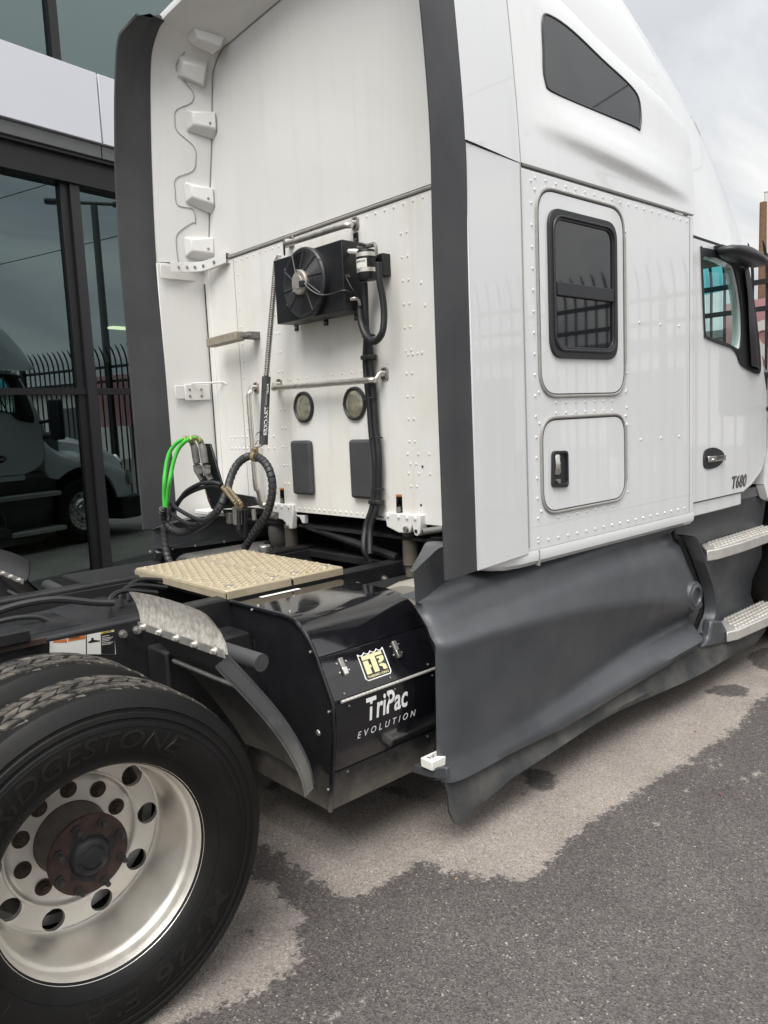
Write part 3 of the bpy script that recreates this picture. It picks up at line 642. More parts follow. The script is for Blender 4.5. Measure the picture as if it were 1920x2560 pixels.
# ---- roof fairing over the sleeper and cab
Etab = np.array([(1.8, 3.86), (2.2, 3.86), (2.6, 3.83), (2.85, 3.79), (3.08, 3.72), (3.33, 3.60), (3.58, 3.47), (3.86, 3.31), (4.16, 3.09), (4.39, 2.865), (4.51, 2.68)])
zE = lambda x: float(np.interp(x, Etab[:, 0], Etab[:, 1]))
cre = [PS(*OV(*p)) for p in [(1215, 0), (1300, 90), (1370, 155), (1440, 220), (1480, 268), (1492, 295), (1499, 340)]]
cx = [1.5]+[p[0] for p in cre]; cz_ = [cre[0][2]+.17]+[p[2] for p in cre]
zC = lambda x: float(np.interp(x, cx, cz_))
for s in (1, -1):
    rows = []
    for x in list(np.linspace(1.84, 3.2, 24))+[3.25, 3.30, 3.335, 3.36, 3.372]:
        zc = max(zC(x), 3.0); e_ = zE(x); ye = .95
        fx = math.sin(PI*min(1, max(0, (x-2.0)/1.33)))**.7 if 2.0 < x < 3.33 else 0; zr = 2.845-.075*(x-2.0)
        r = [(x, wz(z)+.026*fx*(float(np.interp(z, [zr-.075, zr-.055, zr-.03, zr-.01, zr+.015, zr+.06, zr+.12, zr+.2], [0, .06, .45, .9, 1, .8, .35, 0]))), z) for z in list(np.linspace(2.660, 2.95, 24))+list(np.linspace(2.97, zc-.015, 5))]
        r += [(x, wz(zc)-.006, zc), (x, wz(zc)-.03, zc+.006), (x, wz(zc)-.085, zc+.012), (x, wz(zc)-.105, zc+.03)]
        for t in (.2, .4, .6, .8, 1): r.append((x, (wz(zc)-.105)*(1-t)+ye*t+.03*math.sin(t*PI), (zc+.03)*(1-t)+e_*t))
        r += [(x, ye-.05, e_+.05), (x, ye-.15, e_+.085), (x, .45, e_+.12), (x, 0, e_+.13)]
        rows.append([(a, -s*b, c) for a, b, c in r])
    mb = MB().grid(rows)
    # front lip of the side panel
    l_ = rows[-1]; l2 = [(3.345, y*(1-.05/max(abs(y), .3)) if k < 33 else y, z) for k, (x, y, z) in enumerate(l_)]; mb.grid([l_, l2])
    ro = part('roof_fairing', mb, 'white', T, ang=50)
    # cab roof cap
    rows = []
    for x in np.linspace(3.352, 4.50, 15):
        e_ = zE(x)-.004; b_ = np.interp(x, [3.3, 3.9, 4.2, 4.5], [2.575, 2.565, 2.57, 2.60]); yb = np.interp(x, [3.3, 4.0, 4.3, 4.52], [1.10, 1.105, 1.055, .95]); ye = np.interp(x, [3.3, 4.1, 4.5], [.95, .95, .93])
        r = [(x, yb*(1-t)+ye*t+.018*math.sin(t*PI), b_*(1-t)+(e_)*t) for t in np.linspace(0, .93, 9)]
        r += [(x, ye, e_), (x, ye-.05, e_+.05), (x, ye-.15, e_+.085), (x, .45, e_+.12), (x, 0, e_+.13)]
        rows.append([(a, -s*b, c) for a, b, c in r])
    rows.append([(4.53, y, 2.63+.02*(k/12)) for k, (x, y, z) in enumerate(rows[-1])])
    part('cab_roof_cap', MB().grid(rows), 'white', T, ang=50)
    # upper side window set into the roof fairing
    wpts = [PS(*OV(*p)) for p in [(1172, 40), (1189, 36), (1235, 68), (1300, 130), (1362, 188), (1380, 222), (1381, 277), (1362, 270), (1205, 205), (1177, 175), (1173, 110)]]
    poly = [(p[0], p[2]) for p in spline(wpts, 4, True)]
    mb = MB(); n_ = len(poly)
    mb.add([(x, -s*(wz(z)+.0035), z) for x, z in poly]+[(x, -s*(wz(z)-.02), z) for x, z in poly], [tuple(range(n_))]+[(i, (i+1) % n_, n_+(i+1) % n_, n_+i) for i in range(n_)])
    part('upper_window', mb, 'pane', T)
    part('window_gasket', MB().tube([(x, -s*(wz(z)+.002), z) for x, z in poly], .006, 6, closed=True), 'trim', T)
    # soft raised crease pressed in the fairing side
    part('side_seam', MB().tube([(1.9, -s*1.186, 2.655), (3.35, -s*1.186, 2.655)], .0055, 6), 'gap', T)
    part('vertical_seam', MB().tube([(1.886, -s*(wz(z)-.001), z) for z in np.linspace(1.10, 3.6, 12)], .0035, 6), 'gap', T)
# ---- rear side extenders with rubber edges
rear = [(1.20, 1.10), (1.205, 1.9), (1.215, 2.645)]
archR = [(1.22, 2.657), (1.19, 3.10), (1.155, 3.41), (1.115, 3.65), (1.07, 3.784), (.97, 3.868), (.86, 3.890), (.5, 3.93), (0, 3.95)]
archF = [(1.095, 2.657), (1.035, 3.0), (.962, 3.34), (.92, 3.60), (.895, 3.69), (.80, 3.765), (.68, 3.775), (.40, 3.79), (0, 3.81)]
xr = [1.505, 1.505, 1.505, 1.505, 1.505, 1.50, 1.50, 1.53, 1.56]
aR = spline([(x, y, z) for x, (y, z) in zip(xr, archR)], 5); aF = spline([(XB-.008, y, z) for y, z in archF], 5)
for s in (1, -1):
    # lower extender
    lo = MB().prism([(1.505, s*1.232, 1.068), (1.884, s*1.189, 1.072), (1.884, s*1.16, 1.072), (1.80, s*1.155, 1.07), (1.505, s*1.205, 1.068)], (0, 0, 1.584))
    ex = part('side_extender', lo, 'gelcoat' if s > 0 else 'white', T, bev=.004)
    # upper extender: inner skin, outer skin and rear lip
    mb = MB(); q = 16
    inn = [[tuple(a*(1-t)+b*t) for t in np.linspace(0, 1, q)] for a, b in zip(aR, aF)]
    inn = [[(x, s*y, z) for x, y, z in r] for r in inn]; mb.grid(inn)
    ue = part('upper_extender', mb, 'gelcoat', T, ang=60)
    out = []
    for a in aR:
        oy = a[1]+.018 if a[2] < 3.8 else a[1]+.01; oz = a[2] if a[2] < 3.75 else a[2]+.035
        ty = min(wz(min(a[2], 3.75)), oy) if a[2] < 3.7 else oy-.01
        out.append([(a[0], s*a[1], a[2]), (a[0]-.004, s*(a[1]+oy)/2, (a[2]+oz)/2), (a[0], s*oy, oz), (1.70, s*(oy*.5+ty*.5), oz+(.01 if a[2] > 3.7 else 0)), (1.884, s*(ty-.001), oz+(.02 if a[2] > 3.7 else 0))])
    part('outer_skin', MB().grid(out), 'white', ue, ang=50)
    # seam pressed in the inner skin around the bracket pockets
    # rubber edge, from the bottom up to the roof corner
    pts = [(1.21, 1.070), (1.21, 1.4), (1.21, 1.9), (1.213, 2.3), (1.218, 2.665)]+archR[1:6]+[(.90, 3.884)]
    path = spline([(y, z, 0) for y, z in pts], 5); rows = []
    for i, (y, z, _) in enumerate(path):
        a, b = path[max(i-1, 0)], path[min(i+1, len(path)-1)]; t_ = unit((b[0]-a[0], b[1]-a[1])); ny, nz = t_[1], -t_[0]
        x1 = 1.508; x2 = 1.30 if z < 3.82 else 1.30+.05*(z-3.82)/.07; ff = float(np.interp(z, [3.1, 3.5, 3.8], [1, .35, -.35]))
        rows.append([(x1+dx if dx > -.5 else x2+dx+1, s*(y+(o_*ff if o_ > .025 else o_)*ny-(.012 if o_ == .030 else 0)*(1-ff)*ny), z+(o_*ff if o_ > .025 else o_)*nz-(.012 if o_ == .030 else 0)*(1-ff)*nz) for dx, o_ in ((0, .016), (-.03, .022), ((x2-x1)/2, .036), (-1+.02, .045), (-1, .040), (-1+.004, .030), ((x2-x1)/2, .010), (-.06, -.004), (0, -.006))])
    mb = MB().grid(rows, True); n_ = len(rows[0]); mb.f += [tuple(range(n_)), tuple(len(mb.v)-n_+i for i in range(n_))]
    rbb = part('rubber_edge', mb, 'rubber', T, ang=50)
    # bracket pockets on the inner skin (hollow wedge blocks)
    def wedge(p, d_in, up, out_, L_=.165, h=.072, dep=.060):
        # p: centre on the skin, d_in along the skin towards the cab, up, out_: away from the skin
        p, d_in, up, out_ = [np.asarray(q_, float) for q_ in (p, d_in, up, out_)]
        a = [p-d_in*L_/2+up*h, p+d_in*L_/2+up*h*1.15, p+d_in*L_/2-up*h*1.0, p-d_in*L_/2-up*h*.7]
        b = [p-d_in*L_*.28+up*h*.72+out_*dep*.8, p+d_in*L_*.5+up*h*.95+out_*dep, p+d_in*L_*.5-up*h*.35+out_*dep, p-d_in*L_*.28-up*h*.25+out_*dep*.8]
        m2 = MB().add(a+b, [(0, 1, 2, 3), (4, 5, 6, 7), (0, 1, 5, 4), (1, 2, 6, 5), (2, 3, 7, 6), (3, 0, 4, 7)]); return m2
    for zc in (2.77, 3.13, 3.47):
        i = int(np.argmin([abs(a[2]-zc) for a in aR])); p = np.array(inn[i][12]); d_ = unit(np.array(inn[i][-1])-np.array(inn[i][0])); o_ = unit((-d_[1]*s*-1, -abs(d_[0])*s, 0)); o_ = np.array([-.3, -s*.95, 0])
        part('bracket_block', wedge(p, d_, (0, 0, 1), o_), 'gelcoat', ue, bev=.008)
        part('bracket_bolt', MB().bolt(p+d_*.05+o_*.055, o_, .006, .006), 'steel', ue)
    for j in (19, 27):
        i = j; p = np.array(inn[i][10]); d_ = unit(np.array(inn[i][-1])-np.array(inn[i][0])); t_ = unit(np.array(inn[i+1][10])-np.array(inn[i-1][10])); o_ = unit(np.cross(d_, t_)); 
        if o_[2] > 0: o_ = -o_
        part('bracket_block', wedge(p, d_, -t_ if j == 19 else t_, o_), 'gelcoat', ue, bev=.008)
    # scalloped seam line along the pockets
    sp = []
    for z, kk in [(2.67, 6.4), (2.74, 6), (2.84, 6.4), (2.89, 10.5), (2.95, 11.3), (3.00, 10.6), (3.04, 6.6), (3.10, 6), (3.20, 6.3), (3.24, 10.5), (3.30, 11.2), (3.35, 10.6), (3.385, 6.6), (3.44, 6), (3.53, 6.4), (3.57, 10), (3.62, 10.5), (3.66, 9), (3.70, 6.6), (3.76, 6.2), (3.82, 7.5)]:
        i = int(np.argmin([abs(a[2]-z) for a in aR[:27]])); a, b = np.array(inn[i][0]), np.array(inn[i][-1]); sp.append(a*(1-kk/15)+b*(kk/15)+np.array([-.001, -s*.003, 0]))
    part('pocket_seam', MB().tube(spline(sp, 4), .0022, 5), 'seal', ue)
    part('edge_gap', MB().tube([(XB-.009, s*(p[1]), p[2]) for p in aF], .0032, 6), 'gap', ue)
    # stay rod and straps
    part('stay_rod', MB().tube([(1.507, s*1.165, 3.40), (1.80, s*.95, 3.395), (1.80, s*.935, 3.375)], .006, 6), 'gelcoat', ue)
    part('strap', MB().box(1.507, 1.795, min(s*1.176, s*1.165), max(s*1.176, s*1.165), 2.555, 2.635), 'gelcoat', ex, bev=.003)
    tb = [(1.56, s*1.12, 2.615), (1.66, s*1.10, 2.620), (1.735, s*1.04, 2.625), (1.782, s*.86, 2.645)]
    m2 = MB()
    for a, b in zip(tb[:-1], tb[1:]): m2.tube([a, b], .02, 8)
    rows = [[(x-.012, y, z-.028), (x-.012, y, z+.028), (x+.012, y, z+.028), (x+.012, y, z-.028)] for x, y, z in spline(tb, 5)]
    part('stay_bracket', MB().grid(rows, True), 'gelcoat', ex, bev=.003)
    m3 = MB()
    for a in spline(tb, 2)[1:-1]: m3.bolt(a+np.array([-.014, 0, 0]), (-1, 0, 0), .007, .006)
    part('bracket_bolts', m3, 'steel', ex, kind='stuff')
    part('lower_strap', MB().box(1.54, 1.79, min(s*1.172, s*1.162), max(s*1.172, s*1.162), 1.845, 1.925), 'gelcoat', ex, bev=.003)
    part('strap_tab', MB().box(1.60, 1.77, min(s*1.16, s*1.150), max(s*1.16, s*1.150), 1.835, 1.932), 'gelcoat', ex, bev=.003)
    part('strap_rod', MB().tube([(1.64, s*1.14, 1.935), (1.79, s*1.02, 1.935), (1.796, s*.985, 1.92)], .006, 6), 'gelcoat', ex)
    m3 = MB()
    for x, z in ((1.63, 1.90), (1.71, 1.90), (1.63, 1.86), (1.71, 1.86)): m3.bolt((x, s*1.149, z), (0, -s, 0), .006, .005)
    part('strap_bolts', m3, 'steel', ex, kind='stuff')
    if s > 0:
        part('corner_joint', MB().box(1.783, 1.792, 1.148, 1.154, 1.12, 2.54), 'gapdark', ex)
        m3 = MB()
        for p in [(-20, 1560), (245, 1520), (525, 1480), (880, 1435)]: m3.dome(PP(*crop(380, 1060, 340)(*p), (1.262, 1.106, 1.0), (.10, .288, 0)), (-.3, -1, 0), .010, .007)
        part('fin_bolts', m3, 'steel', T, kind='stuff')
        part('ledge', MB().box(1.60, 1.80, .99, 1.15, 1.135, 1.165), 'gelcoat', T, bev=.008)

# ---- cab: doors, windscreen, interior
YD = 1.165
ctop = [(3.385, 2.552), (3.98, 2.535), (4.07, 2.50), (4.20, 2.25), (4.33, 1.90), (4.40, 1.72), (4.405, 1.36), (4.33, 1.24), (4.18, 1.165), (4.05, 1.128), (3.385, 1.128)]
door_o = roundpoly(ctop, [.01, .06, .08, .2, .2, .08, .1, .12, .15, .05, .01], 5)
c2b = crop(1720, 450, 200*1659/885)
def WD(a, b): q = PY(1720+a*200/885, 450+b*200/885, -YD); return (q[0], q[2])
wtr = [WD(*p) for p in [(135, 770), (150, 752), (270, 775), (460, 850), (620, 930), (660, 1000), (720, 1350), (780, 1850), (790, 2110), (740, 2140), (620, 2080), (560, 2020), (530, 1930), (470, 1860), (330, 1810), (185, 1745), (172, 1690), (150, 1200)]]
wgl = [WD(*p) for p in [(150, 872), (230, 860), (320, 870), (460, 940), (500, 1000), (540, 1180), (572, 1420), (580, 1700), (560, 1860), (520, 1860), (440, 1815), (300, 1760), (195, 1725), (175, 1600), (160, 1200)]]
wtr = [tuple(p[:2]) for p in spline([(a, b, 0) for a, b in wtr], 3, True)]; wgl = [tuple(p[:2]) for p in spline([(a, b, 0) for a, b in wgl], 3, True)]
for s in (1, -1):
    dr_ = part('door', MB().fill(sideY(door_o, -YD*s), [sideY(wgl, -YD*s)], .05, (0, -s, 0)), 'white', T, ang=30)
    part('window_trim', MB().fill(sideY(wtr, -(YD+.010)*s), [sideY(wgl, -(YD+.010)*s)], .009, (0, -s, 0)), 'trim', dr_, bev=.003)
    part('window_glass', MB().prism(sideY(wgl, -(YD-.012)*s), (0, .004*s, 0)), 'cabglass', dr_)
    part('vent_shade', MB().grid([[(x, -s*(YD+o_), z) for o_, x, z in ((.012, a[0], a[1]), (.035, (a[0]+b[0])/2, (a[1]+b[1])/2), (.034, b[0], b[1]))] for a, b in
        zip([WD(*p) for p in [(650, 960), (690, 1300), (740, 1750), (770, 2100)]], [WD(*p) for p in [(560, 960), (600, 1300), (620, 1750), (640, 2060)]])]), 'trim', dr_)
    part('door_gap', MB().tube([(3.384, -s*(YD+.004), z) for z in np.linspace(1.12, 2.55, 6)], .006, 6), 'gapdark', dr_)
    fe = [(x, z) for x, z in door_o if x > 4.03 and z < 1.75]
    part('door_front_gap', MB().tube([(x, -s*(YD+.002), z) for x, z in fe], .005, 6), 'gap', dr_)
    part('rocker', MB().box(3.385, 4.06, min(-s*1.155, -s*1.10), max(-s*1.155, -s*1.10), 1.045, 1.118), 'white', T, bev=.006)
    part('roof_gutter', MB().tube([(3.38, -s*1.158, 2.563), (4.0, -s*1.15, 2.548)], .008, 6), 'gapdark', T)
    # door handle
    hq = crop(1720, 1080, 200)
    H_ = lambda a, b: (lambda q: (q[0], q[2]))(PY(*hq(a, b), -YD))
    ho = spline([(*H_(*p), 0) for p in [(310, 690), (315, 440), (380, 350), (530, 322), (660, 370), (730, 450), (735, 560), (640, 690), (520, 750), (380, 765)]], 4, True)
    hb = part('door_handle', MB().prism([(p[0], -s*(YD+.0005), p[1]) for p in ho], (0, -.006*s, 0)), 'trim', dr_, bev=.003)
    k0, k1, k2, k3 = H_(362, 628), H_(715, 588), H_(722, 478), H_(362, 506)
    part('handle_bar', MB().prism([(a, -s*(YD+.007), b) for a, b in (k0, k1, k2, k3)], (0, -.014*s, 0)), 'chrome', dr_, bev=.004)
    j0, j1, j2, j3 = H_(515, 590), H_(670, 575), H_(670, 492), H_(515, 500)
    part('handle_inlay', MB().prism([(a, -s*(YD+.0213), b) for a, b in (j0, j1, j2, j3)], (0, -.001*s, 0)), 'steel', dr_)
    kk = H_(455, 580); part('key_lock', MB().tube([(kk[0], -s*(YD+.0213), kk[1]), (kk[0], -s*(YD+.026), kk[1])], .009, 14), 'chrome', dr_)
    if s == 1:
        tm = MB(); text_on(tm, 'KENWORTH', (j0[0]+.003, -(YD+.0228), j0[1]+.007), (1, 0, 0), (0, 0, 1), (j1[0]-j0[0])*.92, .016, off=.01); part('handle_lettering', tm, 'labelk', dr_)
        e0, e1 = H_(915, 1165), H_(1205, 1095); eu = unit((1, 0, .0)); hgt = .066
        tm = MB(); text_on(tm, 'T680', (e0[0]-.006, -(YD+.0015), e0[1]-.006), eu, (0, 0, 1), (e1[0]-e0[0])+.012, hgt+.012, shear=.25, off=.03); part('emblem_backing', tm, 'labelk', dr_)
        tm = MB(); text_on(tm, 'T680', (e0[0], -(YD+.004), e0[1]), eu, (0, 0, 1), e1[0]-e0[0], hgt, shear=.25, off=.0); part('emblem', tm, 'steel', dr_)
    # spot mirror above the door
    mq = [PY(1720+a*200/885, 450+b*200/885, -1.24) for a, b in [(385, 760), (430, 725), (560, 750), (680, 820), (785, 900), (775, 965), (650, 930), (520, 890), (410, 830)]]
    mpl = spline([(p[0], p[2], 0) for p in mq], 3, True); mb = MB(); m_c = np.mean(mpl, 0)
    mb.grid([[(m_c[0]+(p[0]-m_c[0])*k, -s*y, m_c[1]+(p[1]-m_c[1])*k) for p in mpl] for y, k in ((1.19, .05), (1.19, .8), (1.215, 1.0), (1.27, 1.0), (1.31, .82), (1.325, .4), (1.327, .02))], True)
    part('spot_mirror', mb, 'trim', T, ang=60)
    part('mirror_bracket', MB().prism([(a, -s*1.17, b) for a, b in [WD(270, 730), WD(385, 760), WD(385, 810), WD(275, 790)]], (0, -.05*s, 0)), 'trim', T, bev=.004)
    # door mirror in front
    ma = part('mirror_arm', MB().tube([(4.40, -s*1.13, 1.62), (4.47, -s*1.28, 1.64)], .025, 8).tube([(4.40, -s*1.13, 1.84), (4.47, -s*1.28, 1.86)], .025, 8), 'trim', T)
    part('mirror_head', MB().box(4.44, 4.53, min(-s*1.27, -s*1.50), max(-s*1.27, -s*1.50), 1.58, 2.16), 'trim', T, bev=.03, seg=3)
    part('a_pillar', MB().tube([(4.05, -s*1.115, 2.545), (4.22, -s*1.105, 2.25), (4.36, -s*1.10, 1.95), (4.47, -s*1.09, 1.70)], .045, 8), 'white', T)
# windscreen: teal shade band above, clear below
def wsc(t, k): x0 = 4.16+.40*t; return (x0+.30*(1-k*k), -1.04*k, 2.56-.82*t)
part('windscreen_band', MB().grid([[wsc(t, k) for k in np.linspace(-1, 1, 13)] for t in np.linspace(0, .22, 4)]), 'shade', T)
part('windscreen', MB().grid([[wsc(t, k) for k in np.linspace(-1, 1, 13)] for t in np.linspace(.221, 1, 6)]), 'cabglass', T)
part('windscreen_divider', MB().tube([wsc(t, 0) for t in np.linspace(0, 1, 8)], .012, 6), 'trim', T)
part('dashboard', MB().box(4.12, 4.78, -1.04, 1.04, 1.30, 1.70), 'interior', T, bev=.05, seg=3)
part('steering_wheel', MB().tube([(3.98+.10*math.cos(a), .48+.22*math.sin(a), 1.78+.20*math.cos(a)) for a in np.linspace(0, 2*PI, 25)[:-1]], .016, 8, closed=True), 'trim', T)
part('cab_floor', MB().box(3.38, 4.8, -1.10, 1.10, 1.06, 1.12), 'interior', T)
part('headliner', MB().box(3.38, 4.10, -1.06, 1.06, 2.50, 2.55), 'interior', T)
for s in (1, -1):
    st = part('seat', MB().box(3.50, 3.98, -s*.48-.24, -s*.48+.24, 1.13, 1.50), 'interior', T, bev=.05, seg=3)
    part('seat_back', MB().box(3.44, 3.58, -s*.48-.23, -s*.48+.23, 1.50, 1.98), 'interior', st, bev=.05, seg=3)
# ---- hood with wheel arches
rows = []
XW = 5.02
for x in np.concatenate([[4.412, 4.46], np.linspace(4.52, 6.2, 24), [6.32]]):
    t = (x-4.412)/1.9; zt = 1.74-.06*t-.36*t**2.2; wh_ = 1.02-.30*t-.12*t*t
    zf = np.interp(x, [4.41, 4.60, 4.85, 5.1, 5.5, 5.9, 6.32], [1.58, 1.40, 1.31, 1.30, 1.20, 1.05, .90])
    yo = np.interp(x, [4.41, 4.6, 5.0, 5.5, 5.95, 6.2, 6.32], [1.150, 1.175, 1.215, 1.21, 1.10, .92, .80])
    rr_ = .66; zl = .5+math.sqrt(max(rr_**2-(x-XW)**2, 0)) if abs(x-XW) < rr_ else 0.0
    zl = max(zl, np.interp(x, [4.41, 4.45, 5.5, 5.7, 6.32], [1.14, 1.05, .62, .62, .62])); zl = min(zl, zf-.04)
    r = [(0, zt), (.3*wh_, zt-.005), (.65*wh_, zt-.03), (.88*wh_, zt-.085), (wh_, zt-.16), (wh_+.02, max(zf+.10, zt-.34) if zf+.10 < zt-.18 else zt-.19)]
    y2 = min(wh_+.10, yo-.05); r += [(y2, zf+.04), (yo-.045, zf+.01), (yo-.01, zf-.05), (yo, zf-.05-(zf-.05-zl)*.5), (yo, zl), (yo-.05, zl)]
    rows.append((x, r))
full = [[(x, -y, z) for y, z in reversed(r)]+[(x, y, z) for y, z in r[1:]] for x, r in rows]
hd_ = part('hood', MB().grid(full), 'white', T, ang=40)
part('cowl', MB().prism([(4.405, y, z) for y, z in [(-1.15, 1.14), (1.15, 1.14), (1.14, 1.6), (1.0, 1.72), (-1.0, 1.72), (-1.14, 1.6)]], (.02, 0, 0)), 'white', T)
part('grille', MB().prism([(6.30, y, z) for y, z in [(-.55, .62), (.55, .62), (.62, 1.15), (.5, 1.28), (-.5, 1.28), (-.62, 1.15)]], (.05, 0, 0)), 'chrome', T, bev=.01)
bp_ = [(6.32, 1.20), (6.20, 1.24), (6.0, 1.235), (5.72, 1.215)]
part('bumper', MB().prism([(x, -y, .26) for x, y in reversed([(6.42, .0), (6.41, .6), (6.30, 1.0), (6.12, 1.2), (5.72, 1.215)])]+[(x, y, .26) for x, y in [(6.41, .6), (6.30, 1.0), (6.12, 1.2), (5.72, 1.215)]], (0, 0, .36)), 'trim', T, bev=.03, seg=3)
for s in (1, -1):
    hl = [(5.98, -s*1.095, .80), (6.22, -s*.90, .80), (6.20, -s*.905, 1.0), (5.95, -s*1.08, 1.05)]
    part('headlight', MB().prism(hl, (.03, -s*.03, 0)), 'lens', T, bev=.01)
    # wheel arch liner and engine side shadow
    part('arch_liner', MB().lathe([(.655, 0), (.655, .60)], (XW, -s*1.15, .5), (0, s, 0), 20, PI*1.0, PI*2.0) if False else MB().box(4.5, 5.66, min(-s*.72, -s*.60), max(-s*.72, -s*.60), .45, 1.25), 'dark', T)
    # panels between door and hood seen above the steps
    part('cab_lower_panel', MB().prism([(3.40, -s*1.06, .80), (4.62, -s*1.06, .80), (4.62, -s*1.10, 1.12), (4.2, -s*1.10, 1.10), (3.40, -s*1.07, 1.10)], (0, s*.03, 0)), 'grey', T, bev=.01)
# red sticker on the hood side, cut by the frame
q_ = PY(1914, 1045, -1.16); part('red_sticker', MB().prism([(q_[0], -1.168, q_[2]-.02), (q_[0]+.09, -1.172, q_[2]-.02), (q_[0]+.09, -1.172, q_[2]+.055), (q_[0], -1.168, q_[2]+.055)], (0, -.001, 0)), 'red', T)
tm = MB(); text_on(tm, 'INT', (q_[0]+.008, -1.1695, q_[2]), (1, -.04, 0), (0, 0, 1), .07, .035, off=.01); part('sticker_lettering', tm, 'labelw', T)

# ---- tank fairing (right side seen; left mirrored for the reflection)
def tank_rows():
    rows = []
    for x in [1.300, 1.306, 1.318, 1.34, 1.37, 1.41]+list(np.linspace(1.48, 3.30, 20))+[3.38, 3.43, 3.455]:
        k = min(1, max(0, (x-1.42)/1.75)); k = k*k*(3-2*k)
        endf = np.interp(x, [1.300, 1.306, 1.318, 1.34, 1.37, 1.41, 3.38, 3.455], [.962, .973, .983, .992, .998, 1, 1, .985])
        zsh = np.interp(x, [1.26, 1.6, 2.1, 2.7, 3.45], [.875, .895, .915, .935, .93])     # shoulder
        zb = np.interp(x, [1.26, 1.6, 2.4, 3.45], [.265, .25, .225, .27])
        zfin = np.interp(x, [1.26, 1.5, 1.62, 2.5, 3.45], [.985, .985, .985, .985, 1.0])
        y0 = np.interp(x, [1.26, 3.0, 3.45], [1.235, 1.225, 1.205]); fl = .055*k; zband = .36+.085*k
        zbk = np.interp(x, [1.26, 1.6, 2.2, 2.8, 3.2, 3.45], [.80, .80, .765, .69, .60, .54])
        up = np.interp(x, [1.26, 1.5, 2.4, 3.0, 3.45], [.040, .060, .080, .095, .095]); yt = y0-up; zb2 = zband+.02
        r = [(1.00, zsh+.10), (1.06, zsh+.095), (1.112, zsh+.085), (1.128, zsh+.065), (min(1.16, yt-.01), zsh+.035), (yt, zsh-.002), (yt+.35*up, zsh-.035)]
        for t in (.35, .65, .88): r.append((yt+.35*up+.62*up*t, (zsh-.035)*(1-t)+(zbk+.012)*t))
        r += [(y0, zbk-.002), (y0-.005-.003*k, zbk-.022)]
        for t in (.35, .7, 1): r.append((y0-.005-.003*k-(.014+.072*k)*t, (zbk-.022)*(1-t)+zb2*t))
        r += [(y0-.018-.076*k, zband-.002), (y0-.016-.060*k, zband-.020), (y0-.006-.004*k, zband-.062), (y0+.026*k, zband-.092), (y0+.012*k-.006, max(zband-.13, zb+.02)), (y0-.05, zb), (y0-.12, zb)]
        xe = lambda z: x if x < 3.0 else 3.0+(x-3.0)*(np.interp(z, [.25, .305, .389, .442, .617, .728, .93, 1.1], [3.40, 3.414, 3.453, 3.505, 3.465, 3.41, 3.32, 3.30])-3.0)/.455
        rows.append([(xe(z), -y*endf if j > 2 else -y, z) for j, (y, z) in enumerate(r)])
    return rows
